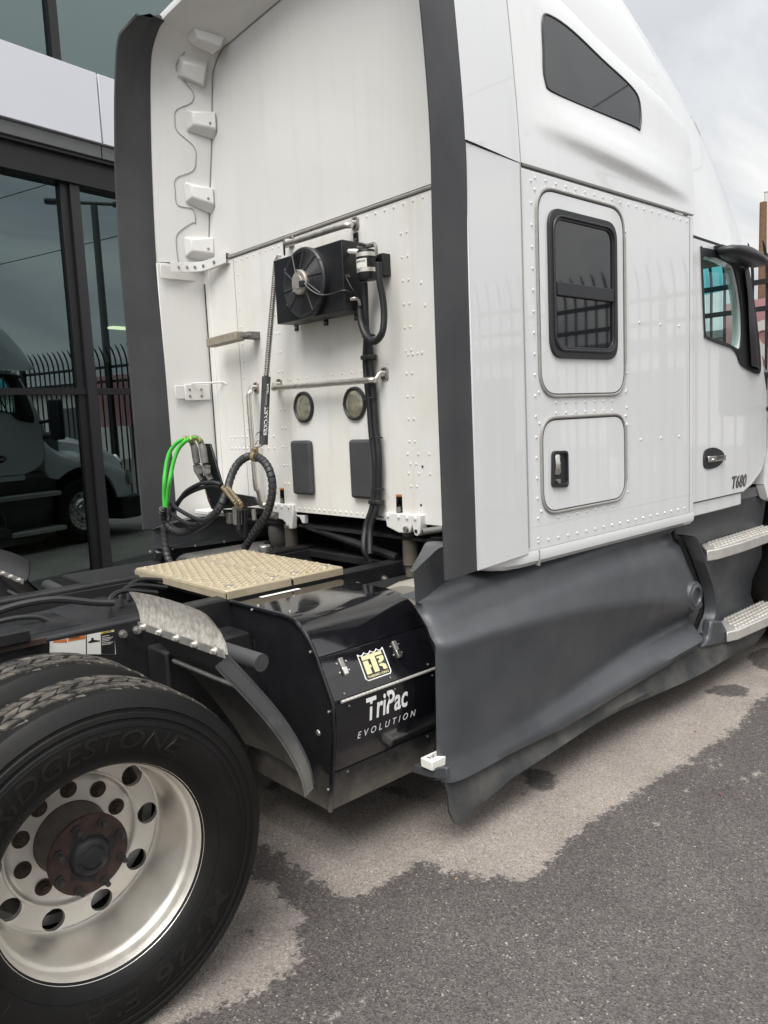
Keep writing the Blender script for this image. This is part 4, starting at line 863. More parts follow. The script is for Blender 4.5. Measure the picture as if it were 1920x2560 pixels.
for s in (1, -1):
    rw = tank_rows(); mb = MB().grid(rw); 
    # rear return of the moulding
    l_ = rw[0]; mb.grid([[(1.33, y*.975, z) for x, y, z in l_], l_]); r_ = rw[-1]; mb.grid([r_, [(x-.02, y*.955, z) for x, y, z in r_]])
    if s < 0: mb.mirror()
    tf = part('tank_fairing', mb, 'grey', T, ang=75)
    top = spline([(1.285, 1.098, 1.085), (1.40, 1.065, 1.118), (1.55, 1.01, 1.138), (1.75, .985, 1.10), (1.95, .98, 1.02), (2.1, .98, 1.0)], 5)
    mb = MB().grid([[(a[0], -a[1], a[2]), (a[0], -a[1]-.003, a[2]*.6+.96*.4), (a[0], -a[1]-.006, .955)] for a in top])
    mb.grid([[(a[0], -a[1], a[2]), (a[0]+.03*min(1, (a[0]-1.25)*4), -a[1]+.012+.11*min(1, (a[0]-1.262)/.28), a[2]+.004)] for a in top])
    if s < 0: mb.mirror()
    part('fairing_fin', mb, 'grey', tf, ang=50)
    fc = PY(*crop(1680, 1240, 240*1659/1207)(295, 1260), -1.21); cp = MB().lathe([(.0, .006), (.044, .006), (.048, .018), (.058, .018), (.066, .010), (.078, .008), (.083, 0), (.083, -.05)], (fc[0], -1.204, fc[2]), (0, -1, 0), 28)
    if s < 0: cp.mirror()
    part('filler_cap', cp, 'grey', tf)
    # rubber skirt under the fairing
    pts = []
    for x in list(np.linspace(1.305, 1.5, 8))+list(np.linspace(1.55, 4.30, 22)):
        zt = np.interp(x, [1.28, 1.6, 2.4, 3.4, 3.6, 4.3], [.275, .262, .235, .285, .27, .26]); zb = np.interp(x, [1.305, 1.345, 1.45, 1.7, 2.4, 4.0, 4.2, 4.30], [.155, .075, .118, .172, .19, .155, .145, .20])
        pts.append([(x, -1.195, zt+.02), (x, -1.205, zt-.02), (x+(.0 if x > 1.3 else -.01), -1.215-.012*math.sin(x*5), (zt+zb)/2), (x, -1.222-.015*math.sin(x*4+1), zb)])
    mb = MB().grid(pts); mb2 = MB().grid([[(x, y+.008, z) for x, y, z in r] for r in pts]); mb.add(mb2.v, [tuple(reversed(f)) for f in mb2.f])
    if s < 0: mb.mirror()
    part('rubber_skirt', mb, 'skirt', T, ang=60)
    # lower rear tongue of the fairing
    if s > 0:
        cn_ = crop(1000, 1840, 240); part('fairing_tongue', MB().prism([PX(*cn_(*p), 1.258) for p in [(235, 500), (420, 545), (600, 560), (660, 545), (800, 560), (810, 745), (620, 740), (450, 700), (215, 640)]], (.02, 0, 0)), 'grey', tf, bev=.004)
    # steps behind the fairing
    W_ = 240/1207
    c_s = lambda a, b: (1680+a*W_, 1240+b*W_)
    inner = MB().grid([[(x, -s*y, z) for y, z in [(1.0, 1.04), (.98, .90), (.985, .80), (1.10, .775), (1.10, .64), (1.04, .48), (1.03, .38), (1.06, .30), (1.15, .275)]] for x in np.linspace(3.47, 4.52, 8)])
    part('step_well', inner, 'grey', T, ang=50)
    edge = spline([PY(*c_s(*p), -1.19) for p in [(240, 500), (290, 560), (370, 740), (450, 960), (520, 1180), (545, 1380), (530, 1500), (490, 1600), (450, 1720)]], 4)
    mb = MB().grid([[(p[0]-.03, -s*1.14, p[2]), (p[0]-.012, -s*1.20, p[2]), (p[0]+.012, -s*1.205, p[2]-.004), (p[0]+.045, -s*1.17, p[2]-.008), (p[0]+.06, -s*1.07, p[2]-.008)] for p in edge])
    part('step_well_edge', mb, 'grey', T, ang=60)
    part('fairing_gap', MB().grid([[(p[0]-.075, -s*1.13, p[2]), (p[0]-.02, -s*1.13, p[2])] for p in edge]), 'dark', T)
    wing = [PY(*c_s(*p), -1.2) for p in [(480, 1560), (600, 1560), (690, 1720), (750, 1830), (620, 1850), (350, 1910), (440, 1790), (460, 1680)]]
    part('step_wing', MB().prism([(p[0], -s*1.215, p[2]) for p in wing], (0, s*.06, 0)), 'grey', T, bev=.015)
    for zt_, x0, x1, yo_, yi_, outl in ((.84, 3.53, 4.60, 1.225, 1.045, [(3.53, 1.19), (3.62, 1.215), (3.9, 1.23), (4.3, 1.224), (4.6, 1.20), (4.6, .99), (4.43, 1.0), (3.71, 1.07)]), (.33, 3.71, 4.60, 1.265, 1.095, [(3.71, 1.227), (3.80, 1.255), (4.19, 1.273), (4.6, 1.25), (4.6, 1.06), (4.5, 1.09), (3.92, 1.093)])):
        stp = part('step', MB().prism([(x, -s*y, zt_-.062) for x, y in outl], (0, 0, .062)), 'step', T, bev=.006)
        mb = MB(); r_ = 0
        for yy in np.arange(yi_+.0, yo_-.022, .034):
            for xx in np.arange(x0+.09+.19*(yo_-yy)/.17+(.024 if r_ % 2 else 0), x1-.02, .048):
                mb.obox((xx, -s*yy, zt_+.002), (.019, .004, 0), (-.002, .0065, 0), (0, 0, .0045))
            r_ += 1
        part('step_lugs', mb, 'step', stp, kind='stuff')

# ---- chassis
for s in (1, -1):
    rail = part('frame_rail', MB().box(-2.6, 5.9, s*.395-.04, s*.395+.04, .70, .972), 'frame', T, bev=.012, seg=3)
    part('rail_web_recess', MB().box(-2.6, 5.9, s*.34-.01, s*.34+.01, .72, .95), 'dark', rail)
mb = MB()
for x, z in [(.415, .922), (.47, .925), (.56, .77), (.62, .78), (1.56, .90), (1.64, .86), (1.73, .90), (1.78, .86)]:
    mb.bolt((x, -.436, z), (0, -1, 0), .011, .022)
part('frame_bolts', mb, 'steel', T, kind='stuff')
part('cross_member', MB().box(-.12, .62, -.35, .35, .70, .80), 'frame', T, bev=.03)
hump = [[(x, y, .80+h*max(0, 1-abs(y-.06)/w_)**.6) for y in np.linspace(-.33, .35, 13)] for x, h, w_ in ((.05, .0, .4), (.12, .10, .42), (.35, .16, .40), (.55, .17, .40), (.75, .10, .42), (.92, .02, .45), (.95, .0, .45))]
part('suspension_cross_brace', MB().grid(hump), 'frame', T, ang=60)
part('rail_top_plate', MB().box(-2.6, .30, -.345, .0, .955, .969), 'frame', T)
part('brake_line', MB().tube(spline([(-.05, -.12, .99), (.12, -.11, 1.03), (.28, -.13, 1.035), (.42, -.16, 1.0), (.50, -.18, .985)], 6), .014, 8), 'corr', T)
part('brake_line', MB().tube(spline([(-.05, -.17, .985), (.10, -.17, 1.0), (.20, -.18, .99), (.25, -.2, .96)], 6), .010, 8), 'corr', T)
part('line_clip', MB().obox((.02, -.14, .995), (.012, 0, 0), (0, .04, 0), (0, 0, .022)), 'steel', T)
part('fifth_wheel_rail', MB().box(-2.0, .085, -.47, -.37, .975, 1.02), 'frame', T, bev=.006)
part('slide_edge', MB().box(-2.0, .14, -.452, -.43, .955, .974), 'rust', T)
part('unseen_battery_box', MB().box(1.5, 3.2, -.95, -.45, .35, .90), 'dark', T)
part('tank_shell', MB().lathe([(.0, 0), (.22, 0), (.325, .010), (.338, .022), (.343, .05), (.343, .15), (.26, .16), (.26, 1.6)], (1.475, -.875, .64), (1, 0, 0), 36), 'tank', T)
part('tank_shell', MB().lathe([(.0, 0), (.31, 0), (.33, .03), (.33, 1.9)], (1.36, .845, .62), (1, 0, 0), 28), 'steel', T)
part('tank_step_channel', MB().box(1.246, 1.62, -1.197, -1.135, .335, .371), 'labelw', T, bev=.003)
tm = MB(); c_n = crop(1000, 1840, 240); 
n0 = PZ(*c_n(530, 395), .3722); text_on(tm, 'NO STEP', n0, unit((1, 0, 0)), unit((0, 1, 0)), .13, .022, off=.01); part('channel_lettering', tm, 'labelk', T)
# cab suspension: lateral bar, beam, air springs, shocks, latch brackets
part('torsion_beam', MB().box(1.86, 1.96, -.80, .80, .905, .955), 'frame', T, bev=.01)
part('panhard_rod', MB().tube([(1.84, .30, 1.09), (1.84, -.42, .985)], .022, 10), 'frame', T)
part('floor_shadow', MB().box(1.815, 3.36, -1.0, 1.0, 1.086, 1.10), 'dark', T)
part('light_block_panel', MB().box(2.1, 2.14, -1.0, 1.0, .3, 1.08), 'dark', T)  # second box: unseen dark panel added to stop light passing under the cab
part('unseen_battery_box', MB().box(.75, 1.28, .50, 1.12, .28, .90), 'dark', T, bev=.01); part('underbody_light_block', MB().box(1.40, 2.05, .48, .60, .25, .86), 'dark', T); part('drive_shaft', MB().tube([(.0, 0, .49), (1.95, 0, .62)], .06, 12), 'frame', T)  # unseen boxes and shaft, added to block light and darken the ground beneath
part('transmission', MB().lathe([(.0, 0), (.16, 0), (.22, .2), (.22, .9)], (1.95, 0, .72), (1, 0, 0), 16), 'dark', T)
cg = crop(960, 1230, 180)
def GX_(a, b, x): return PX(*cg(a, b), x)
for s in (1, -1):
    sh = part('cab_shock', MB().lathe([(.0, .0), (.030, .0), (.030, .14), (.040, .142), (.040, .30), (.0, .30)], (1.86, s*.495, .815), (0, 0, 1), 18), 'shock', T, ang=40)
    part('air_spring', MB().lathe([(.0, 0), (.05, 0), (.05, .015), (.062, .025), (.075, .05), (.080, .09), (.078, .13), (.066, .155), (.045, .16), (.045, .18), (.0, .18)], (1.90, s*.655, .925), (0, 0, 1), 20), 'bag', T)
    part('spring_perch', MB().lathe([(.0, 0), (.06, 0), (.06, .03), (.03, .04)], (1.90, s*.655, .885), (0, 0, 1), 16), 'frame', T)
# latch bracket, right
pt = lambda a, b, x=1.775: tuple(GX_(a, b, x))
lb = part('cab_latch_bracket', MB().prism([pt(*p) for p in [(10, 470), (820, 545), (830, 760), (650, 790), (600, 930), (540, 955), (340, 945), (60, 800)]], (.035, 0, 0)), 'gelcoat', T, bev=.005)
part('latch_ear', MB().prism([pt(*p, 1.76) for p in [(625, 540), (825, 545), (835, 800), (820, 960), (770, 1020), (700, 1000), (670, 880), (650, 780), (625, 770)]], (.05, 0, 0)), 'gelcoat', lb, bev=.008)
hc = GX_(735, 905, 1.758); part('ear_hole', MB().tube([hc, hc+np.array([-.001, 0, 0])], .0095, 14), 'dark', lb)
hc = GX_(520, 855, 1.772); part('latch_bolt', MB().tube([hc, hc+np.array([-.012, 0, 0])], .014, 14), 'steel', lb)
a_, b_ = GX_(905, 915, 1.74), GX_(1340, 850, 1.80); part('latch_tube', MB().tube([a_, b_], .0155, 14), 'gladhand', lb)
part('tube_bore', MB().tube([a_+np.array([-.0012, 0, 0]), a_+np.array([-.0002, 0, 0])], .010, 12), 'dark', lb)
mb = MB()
for p in [(90, 555), (335, 580), (530, 600), (715, 615)]: mb.dome(GX_(*p, 1.774 if p[0] < 600 else 1.759), BN, .010, .007)
part('bracket_rivets', mb, 'gelcoat', lb, kind='stuff')
# latch bracket, left
cl = crop(680, 1220, 120*1659/1327)
L_ = lambda a, b, x=1.775: tuple(PX(*cl(a, b), x))
ll = part('cab_latch_bracket', MB().prism([L_(*p) for p in [(-60, 420), (570, 455), (575, 740), (560, 1140), (480, 1130), (400, 1090), (370, 960), (280, 880), (170, 860), (170, 700), (-20, 660)]], (.035, 0, 0)), 'gelcoat', T, bev=.006)
hc = np.array(L_(430, 1040, 1.77)); part('latch_bolt', MB().tube([hc, hc+np.array([-.016, 0, 0])], .013, 6), 'steel', ll)
hc = np.array(L_(60, 770, 1.765)); part('latch_bushing', MB().tube([hc+np.array([0, .04, 0]), hc+np.array([0, -.022, 0])], .019, 14), 'gladhand', ll)
part('rod_ear', MB().prism([L_(*p, 1.80) for p in [(620, 740), (890, 760), (890, 990), (830, 970), (760, 820), (680, 780), (610, 900)]], (.03, 0, 0)), 'gelcoat', ll, bev=.004)
mb = MB()
for p in [(100, 500), (265, 520), (460, 530)]: mb.dome(L_(*p, 1.774), BN, .010, .007)
part('bracket_rivets', mb, 'gelcoat', ll, kind='stuff')
# pinch hazard labels
def pinch(corners, x):
    (a0, a1, a2, a3) = [PX(*q, x) for q in corners]     # lower-left, lower-right, upper-right, upper-left
    at = lambda u, v: (a0*(1-u)+a1*u)*(1-v)+(a3*(1-u)+a2*u)*v
    o = part('hazard_label', facepoly(MB(), [at(0, 0), at(1, 0), at(1, 1), at(0, 1)]).prism([at(0, 0), at(1, 0), at(1, 1), at(0, 1)], (.0004, 0, 0)), 'labelw', T, flat=True)
    q = lambda u0, u1, v0, v1, d=.0006: [at(u0, v0)-[d, 0, 0], at(u1, v0)-[d, 0, 0], at(u1, v1)-[d, 0, 0], at(u0, v1)-[d, 0, 0]]
    part('label_head', facepoly(MB(), q(0, 1, .88, 1)), 'orange', o, flat=True)
    part('label_text_block', facepoly(MB(), q(0, 1, 0, .36)), 'labelk', o, flat=True)
    mb = MB(); 
    for k in range(5): facepoly(mb, q(.1, .62+.2*((k*7) % 3)/2, .05+.06*k, .065+.06*k, .0011))
    part('label_lines', mb, 'labelw', o, flat=True)
    mb = MB(); facepoly(mb, [at(u, v)-[.0008, 0, 0] for u, v in [(.05, .85), (.25, .85), (.42, .62), (.30, .55), (.12, .68)]]); facepoly(mb, [at(u, v)-[.0008, 0, 0] for u, v in [(.42, .86), (.62, .86), (.62, .78), (.42, .78)]])
    facepoly(mb, [at(u, v)-[.0008, 0, 0] for u, v in [(.30, .38), (.66, .38), (.62, .47), (.36, .47)]]); facepoly(mb, [at(u, v)-[.0008, 0, 0] for u, v in [(.66, .62), (.92, .80), (.88, .84), (.62, .66)]]); facepoly(mb, [at(u, v)-[.0008, 0, 0] for u, v in [(.70, .56), (.97, .64), (.95, .68), (.68, .60)]])
    part('label_hand', mb, 'labelk', o, flat=True)
pinch([cg(*p) for p in [(290, 480), (432, 478), (415, 60), (275, 55)]], XB-.0065)
pinch([cl(*p) for p in [(235, 415), (352, 430), (330, 0), (212, 0)]], XB-.0065)

# ---- wheels
R_T = .497
def tyre_prof(w, sgn=1):       # (radius, axial) across a tyre of width w; axial 0 = outer face bulge
    return [(.288, .045), (.296, .030), (.31, .020), (.335, .007), (.375, .000), (.405, .002), (.412, .004), (.414, .008), (.420, .0085), (.424, .006), (.436, .009), (.439, .014), (.447, .0145), (.450, .012), (.462, .019), (.470, .025),
            (.484, .034), (.490, .042), (.4905, .06), (.491, w/2), (.4905, w-.06), (.490, w-.042), (.470, w-.025), (.43, w-.008), (.375, w), (.335, w-.007), (.31, w-.02), (.288, w-.045)]
def tread_blocks(xc, yo, w, a0=0, a1=2*PI, n=62):
    mb = MB(); wid = w-.076
    lanes = np.array([-.5, -.315, -.105, .105, .315, .5])*wid
    for k in range(n):
        for j in range(5):
            th = 2*PI*(k+(.5 if j % 2 else 0))/n
            if not (a0 <= (th % (2*PI)) <= a1): continue
            dth = 2*PI/n*.5*(.86 if j in (0, 4) else .80)
            y0 = yo+w/2+lanes[j]+.0045; y1 = yo+w/2+lanes[j+1]-.0045; sk = .35*dth*(1 if j % 2 else -1)*(0 if j in (0, 4) else 1.6)
            jig = [rng.uniform(-.10, .10)*dth for _ in range(4)]; ym = (y0+y1)/2; vs = []
            for r in (.4885, R_T-(.006 if j in (0, 4) else 0)-rng.uniform(0, .0015)):
                sh = 1 if r < .49 else .93
                for (y, s_, q) in ((y0, -1, 0), (ym, -1, 1), (y1, -1, 0), (y1, 1, 0), (ym, 1, -1), (y0, 1, 0)):
                    t = th+s_*dth*sh+sk*(1 if y == y1 else (-1 if y == y0 else 0))+(jig[0] if s_ < 0 else jig[1])-(.22*dth if y == ym and j not in (0, 4) else 0)*(1 if k % 2 else -1)
                    rr = r-(.004 if (j == 0 and y == y0) or (j == 4 and y == y1) else 0)
                    vs.append((xc+rr*math.cos(t), y, .49+rr*math.sin(t)))
            mb.add(vs, [(6, 7, 8, 9, 10, 11)]+[(i, (i+1) % 6, 6+(i+1) % 6, 6+i) for i in range(6)])
    return mb
def arc_text(mb, s, xc, yy, rmid, h, ang_mid, ang_span, flip=False, lift=.0, **kw):
    vs, fs, mn, mx_ = text2d(s, **kw); W = mx_[0]-mn[0]; H = mx_[1]-mn[1]; out = []
    # outer face seen from -y: angles measured so that +x is right and +z up
    for p in vs:
        u = (p[0]-mn[0])/W; v = (p[1]-mn[1])/H
        a = ang_mid+(.5-u)*ang_span; r = rmid+(v-.5)*h
        yb = np.interp(r, [.335, .375, .405, .412, .42, .45], [.007, 0, .002, .004, .0085, .012])
        out.append((xc+r*math.cos(a), yy+yb-lift, .49+r*math.sin(a)))
    n = len(out); k = len(mb.v); mb.add(out, fs)
    # side walls so that the letters stand proud
    ec = {}
    for f in fs:
        for i in range(len(f)):
            e_ = (f[i], f[(i+1) % len(f)]); key = tuple(sorted(e_)); ec[key] = None if key in ec else e_
    for key, e_ in ec.items():
        if e_: a, b = out[e_[0]], out[e_[1]]; mb.add([a, b, (b[0], b[1]+.004, b[2]), (a[0], a[1]+.004, a[2])], [(0, 1, 2, 3)])
    return mb
def dual(xc, s, detail):
    yo = -1.225
    seq = []
    for k, y in enumerate((yo, yo+.335)):
        w = .285
        mb = MB().lathe([(r, h) for r, h in tyre_prof(w)], (xc, y, .49), (0, 1, 0), 96)
        tb = tread_blocks(xc, y, w, n=62 if detail else 40)
        if s < 0: mb.mirror(); tb.mirror()
        ty = part('tyre', mb, 'tyre', T, ang=28)
        part('tread_blocks', tb, 'tread', ty, kind='stuff', ang=20)
        seq.append(ty)
        if k == 0 and detail and s > 0:
            t1 = MB()
            arc_text(t1, 'BRIDGESTONE', xc, y, .368, .052, math.radians(99), math.radians(95), lift=.0024, shear=.25, off=.006)
            arc_text(t1, 'M726', xc, y, .372, .056, math.radians(-52), math.radians(46), lift=.0018, shear=.15, off=.012)
            arc_text(t1, 'ELA', xc, y, .372, .050, math.radians(-95), math.radians(26), lift=.0018, shear=.15, off=.012)
            arc_text(t1, '295/75R22.5', xc, y, .377, .016, math.radians(17), math.radians(26), lift=.001)
            arc_text(t1, 'TUBELESS  RADIAL', xc, y, .358, .010, math.radians(15), math.radians(22), lift=.001)
            arc_text(t1, 'REGROOVABLE', xc, y, .395, .008, math.radians(16), math.radians(20), lift=.001)
            arc_text(t1, 'BRIDGESTONE TIRE', xc, y, .336, .009, math.radians(-93), math.radians(24), lift=.001)
            part('sidewall_lettering', t1, 'letter', ty, flat=True)
            t2 = MB()
            for r in (.327, .402): t2.tube([(xc+r*math.cos(a), y+np.interp(r, [.327, .402], [.0105, .0015]), .49+r*math.sin(a)) for a in np.linspace(0, 2*PI, 97)[:-1]], .0011, 5, closed=True)
            for k2 in range(14):
                a = k2*2*PI/14+.2; t2.tube([(xc+r*math.cos(a), y+np.interp(r, [.335, .375, .402], [.007, 0, .0015]), .49+r*math.sin(a)) for r in np.linspace(.345, .40, 5)], .0007, 4)
            part('sidewall_ribs', t2, 'tyre', ty, kind='stuff')
    # outer rim: deep dish with hand holes
    lip = [(.276, .060), (.286, .048), (.292, .040), (.3015, .036), (.304, .040), (.302, .046), (.294, .052), (.290, .06), (.276, .075)]
    barrel = [(.302, .041), (.299, .037), (.2935, .037), (.2895, .043), (.2865, .052), (.283, .060), (.2815, .066), (.281, .082), (.2795, .086), (.274, .093), (.2705, .100), (.2695, .106), (.2693, .150), (.2690, .20), (.2685, .236), (.266, .250), (.261, .261), (.256, .266)]
    mb = MB().lathe(barrel, (xc, yo, .49), (0, 1, 0), 96)
    if s < 0: mb.mirror()
    rim = part('rim', mb, 'alu', T, ang=50, label='deep dished aluminium rim, dull and stained')
    mb = MB().lathe([(.289, .05), (.2925, .036), (.298, .0335), (.303, .0365), (.3035, .045), (.300, .050)], (xc, yo, .49), (0, 1, 0), 96)
    if s < 0: mb.mirror()
    part('rim_lip', mb, 'alulip', rim, ang=60)
    # disc with ten hand holes, slightly conical
    yd = yo+.272
    def dy(r): return np.interp(r, [.10, .175, .188, .20, .258, .266], [.020, .018, .012, .002, .001, -.006])
    bm = bmesh.new(); es = []; loops = [[(.2640*math.cos(a), .2640*math.sin(a)) for a in np.linspace(0, 2*PI, 97)[:-1]], [(.196*math.cos(a), .196*math.sin(a)) for a in np.linspace(0, 2*PI, 61)[:-1]]]
    for k in range(10):
        a = math.radians(-2+36*k); loops.append([(.2285*math.cos(a)+.0320*math.cos(t)*math.cos(a)-.0330*math.sin(t)*math.sin(a), .2285*math.sin(a)+.0320*math.cos(t)*math.sin(a)+.0330*math.sin(t)*math.cos(a)) for t in np.linspace(0, 2*PI, 25)[:-1]])
    mb = MB()
    mb.fill([(xc+p[0], yd, .49+p[1]) for p in loops[0]], [[(xc+p[0], yd, .49+p[1]) for p in lp] for lp in loops[1:]], .016, (0, -1, 0))
    mb.v = [(x, y+float(dy(math.hypot(x-xc, z-.49))), z) for x, y, z in mb.v]
    rr_ = [(.1965, .0025), (.192, .0035), (.188, .009), (.184, .014), (.178, .019), (.165, .021), (.12, .021), (.108, .021), (.106, .06)]
    mb2 = MB().lathe([(r, h) for r, h in rr_], (xc, yd, .49), (0, 1, 0), 72)
    if s < 0: mb.mirror(); mb2.mirror()
    part('wheel_disc', mb, 'alu', rim, ang=35); part('wheel_centre', mb2, 'alu', rim, ang=50)
    nuts = MB(); pits = MB()
    for k in range(10):
        a = math.radians(16+36*k); c = (xc+.146*math.cos(a), yd+.020, .49+.146*math.sin(a))
        pits.lathe([(.0, .0012), (.0245, .0012), (.025, 0)], c, (0, -1, 0), 18)
        nuts.tube([c, (c[0], c[1]-.010, c[2])], [.0195, .018], 6); nuts.tube([(c[0], c[1]-.010, c[2]), (c[0], c[1]-.022, c[2])], [.013, .011], 10)
    if s < 0: nuts.mirror(); pits.mirror()
    part('lug_nuts', nuts, 'stain', rim, kind='stuff'); part('lug_stain', pits, 'stain', rim, kind='stuff')
    hub = MB().lathe([(.106, .05), (.1055, -.005), (.103, -.04), (.098, -.075), (.094, -.098), (.0, -.098)], (xc, yd, .49), (0, 1, 0), 48)
    fl = MB().lathe([(.0, -.118), (.108, -.118), (.113, -.112), (.113, -.100), (.09, -.098)], (xc, yd, .49), (0, 1, 0), 48)
    cap = MB().lathe([(.0, -.142), (.02, -.143), (.028, -.139), (.044, -.137), (.052, -.130), (.056, -.122), (.058, -.1185), (.066, -.1182)], (xc, yd, .49), (0, 1, 0), 60)
    cap.v = [v if math.hypot(v[0]-xc, v[2]-.49) < .0655 else (xc+(v[0]-xc)*q, v[1], .49+(v[2]-.49)*q) for v in cap.v for q in [1+.16*math.sin(3*math.atan2(v[2]-.49, v[0]-xc)+1)+.12*math.sin(7*math.atan2(v[2]-.49, v[0]-xc))+.07*math.sin(13*math.atan2(v[2]-.49, v[0]-xc)+2)]]
    ring = MB()
    for a0 in (.4, 3.3): ring.tube([(xc+.036*math.cos(a), yd-.140, .49+.036*math.sin(a)) for a in np.linspace(a0, a0+2.2, 14)], .003, 6)
    st = MB()
    for k in range(8):
        a = math.radians(20+45*k); c = np.array([xc+.094*math.cos(a), yd-.118, .49+.094*math.sin(a)])
        st.tube([c, c+[0, -.012, 0]], .013, 6); st.tube([c+[0, -.012, 0], c+[0, -.034, 0]], [.008, .0075], 8)
    for b_ in (hub, fl, cap, ring, st):
        if s < 0: b_.mirror()
    h_ = part('hub', hub, 'hubgrey', T); part('hub_flange', fl, 'rust', h_); part('hub_cap', cap, 'frame', h_, ang=50); part('hub_cap_mark', ring, 'frame', h_); part('hub_studs', st, 'studs', h_, kind='stuff')
    # inner rim, drum and brake behind the hand holes
    br = MB().lathe([(.28, .35), (.255, .36), (.25, .62)], (xc, yo, .49), (0, 1, 0), 48); dm = MB().lathe([(.10, .31), (.215, .33), (.215, .58), (.1, .6)], (xc, yo, .49), (0, 1, 0), 40)
    if s < 0: br.mirror(); dm.mirror()
    part('inner_rim', br, 'steel', T); part('brake_drum', dm, 'rust', T)
dual(0.0, 1, True); dual(0.0, -1, False); dual(-1.32, 1, False); dual(-1.32, -1, False)
for x in (0.0, -1.32): part('axle', MB().tube([(x, -1.0, .49), (x, -.25, .49), (x, 0, .49), (x, .25, .49), (x, 1.0, .49)], [.07, .08, .2, .08, .07], 16), 'frame', T)
def steer(s):
    mb = MB().lathe([(r, h) for r, h in tyre_prof(.29)], (XW, -1.20, .49), (0, 1, 0), 64); 
    rm = MB().lathe([(.303, .036), (.2925, .034), (.287, .045), (.275, .055), (.25, .052), (.20, .045), (.17, .012), (.14, .006), (.13, -.015), (.08, -.035), (.0, -.04)], (XW, -1.20, .49), (0, 1, 0), 56)
    hol = MB()
    for k in range(10):
        a = k*2*PI/10; hol.lathe([(.0, -.002), (.026, -.002), (.027, .002)], (XW+.226*math.cos(a), -1.152, .49+.226*math.sin(a)), (0, -1, 0), 16)
    nt_ = MB()
    for k in range(10):
        a = (k+.5)*2*PI/10; c = np.array([XW+.155*math.cos(a), -1.19, .49+.155*math.sin(a)]); nt_.tube([c, c+[0, -.035, 0]], .017, 6)
    for b_ in (mb, rm, hol, nt_):
        if s < 0: b_.mirror()
    ty = part('tyre', mb, 'tyre', T); r_ = part('rim', rm, 'alulip', T); part('hand_holes', hol, 'dark', r_, kind='stuff'); part('lug_nuts', nt_, 'steel', r_, kind='stuff')
steer(1); steer(-1)
part('front_axle', MB().tube([(XW, -1.0, .49), (XW, 1.0, .49)], .07, 10), 'frame', T)
part('engine_block', MB().box(4.3, 6.1, -.42, .42, .45, 1.25), 'dark', T)

# ---- quarter fenders in front of the drive wheels
for s in (1, -1):
    arc = [(.412, .992), (.425, .97), (.46, .925), (.52, .845), (.59, .745), (.65, .64), (.69, .545), (.703, .475)]
    arc = [tuple(p[:2]) for p in spline([(a, b, 0) for a, b in arc], 4)]
    rows = []
    for i, (x, z) in enumerate(arc):
        t = i/(len(arc)-1)
        rows.append([(x+.10*t**3*(1 if y_ < .8 else (1.2-y_)/.4), -s*y_, z-.06*t**4*(1.2-y_)/.6) for y_ in (.60, .75, .9, 1.05, 1.13)]+[(x, -s*1.165, z), (x-.012, -s*1.185, z-.012), (x-.045, -s*1.192, z-.022)])
    mb = MB().grid(rows); inn = MB().grid([[(x+.008, y, z+.004) for x, y, z in r] for r in rows]); mb.add(inn.v, inn.f)
    qf = part('quarter_fender', mb, 'fender', T, ang=60)
    qe = [r[5] for r in rows]; part('fender_edge', MB().tube([(p[0]+.004, p[1], p[2]) for p in qe], .010, 8), 'grey', qf)
    rows = []; yb_ = np.linspace(.61, 1.19, 11); yt_ = [.534, .60, .67, .74, .81, .88, .945, 1.0, 1.045, 1.08, 1.108]; zt_ = [1.096, 1.102, 1.106, 1.109, 1.110, 1.110, 1.109, 1.107, 1.104, 1.098, 1.086]
    for i in range(11):
        zb = .984+.010*i/10; rows.append([(.410+.012*math.sin(PI*t), -s*(yb_[i]*(1-t)+yt_[i]*t), zb*(1-t)+zt_[i]*t) for t in (0, .33, .66, 1)])
    mb = MB().grid(rows); i2 = MB().grid([[(x+.004, y, z) for x, y, z in r] for r in rows]); mb.add(i2.v, i2.f)
    pl = part('fender_plate', mb, 'galv' if s > 0 else 'rubber', T, ang=60, label='weathered bare aluminium plate bolted on top of the fender' if s > 0 else None)
    part('clamp_strip', MB().prism([(.404, -s*.615, .976), (.404, -s*1.192, .986), (.407, -s*1.18, 1.008), (.407, -s*.602, .998)], (-.004, 0, 0)), 'gladhand', pl)
    mb = MB()
    for k in range(5): mb.bolt((.400, -s*(.66+.12*k), .991+.002*k), (-1, 0, .1), .008, .015)
    part('clamp_bolts', mb, 'step', pl, kind='stuff')
    part('fender_strap', MB().tube([(.47, -s*.72, .865), (.475, -s*1.0, .862), (.485, -s*1.15, .858)], .008, 6), 'steel', qf)
    part('fender_tube', MB().tube([(.56, -s*.45, .905), (.64, -s*1.015, .875)], .031, 18), 'rubber', T)

# ---- auxiliary power unit: black box between fender and tank
AX0, AX1 = .88, 1.418
def apu_prof():
    P = [(-.435, .955), (-.80, .957), (-.855, .953), (-.905, .938), (-.94, .915), (-.968, .885), (-1.005, .832)]
    return P
lidp = apu_prof(); 
mb = MB().grid([[(x, y, z) for y, z in lidp] for x in (AX0-.006, AX0+.02, AX1-.02, AX1+.006)])
apu = part('auxiliary_power_unit', MB().prism([(AX0, y, z) for y, z in [(-.44, .945), (-.80, .947), (-.85, .943), (-.90, .928), (-.935, .905), (-.96, .877), (-.998, .825), (-1.078, .677), (-1.075, .56), (-1.052, .415), (-1.025, .258), (-.44, .258)]], (AX1-AX0, 0, 0)), 'satin', T)
lid = part('lid', mb, 'glosstop', apu, ang=60)
part('lid_edge', MB().tube([(AX0-.004, y, z) for y, z in lidp]+[(AX0-.004, -1.083, .677), (AX0-.004, -1.083, .56), (AX0-.004, -1.06, .415), (AX0-.004, -1.034, .262)], .009, 8), 'gloss', apu)
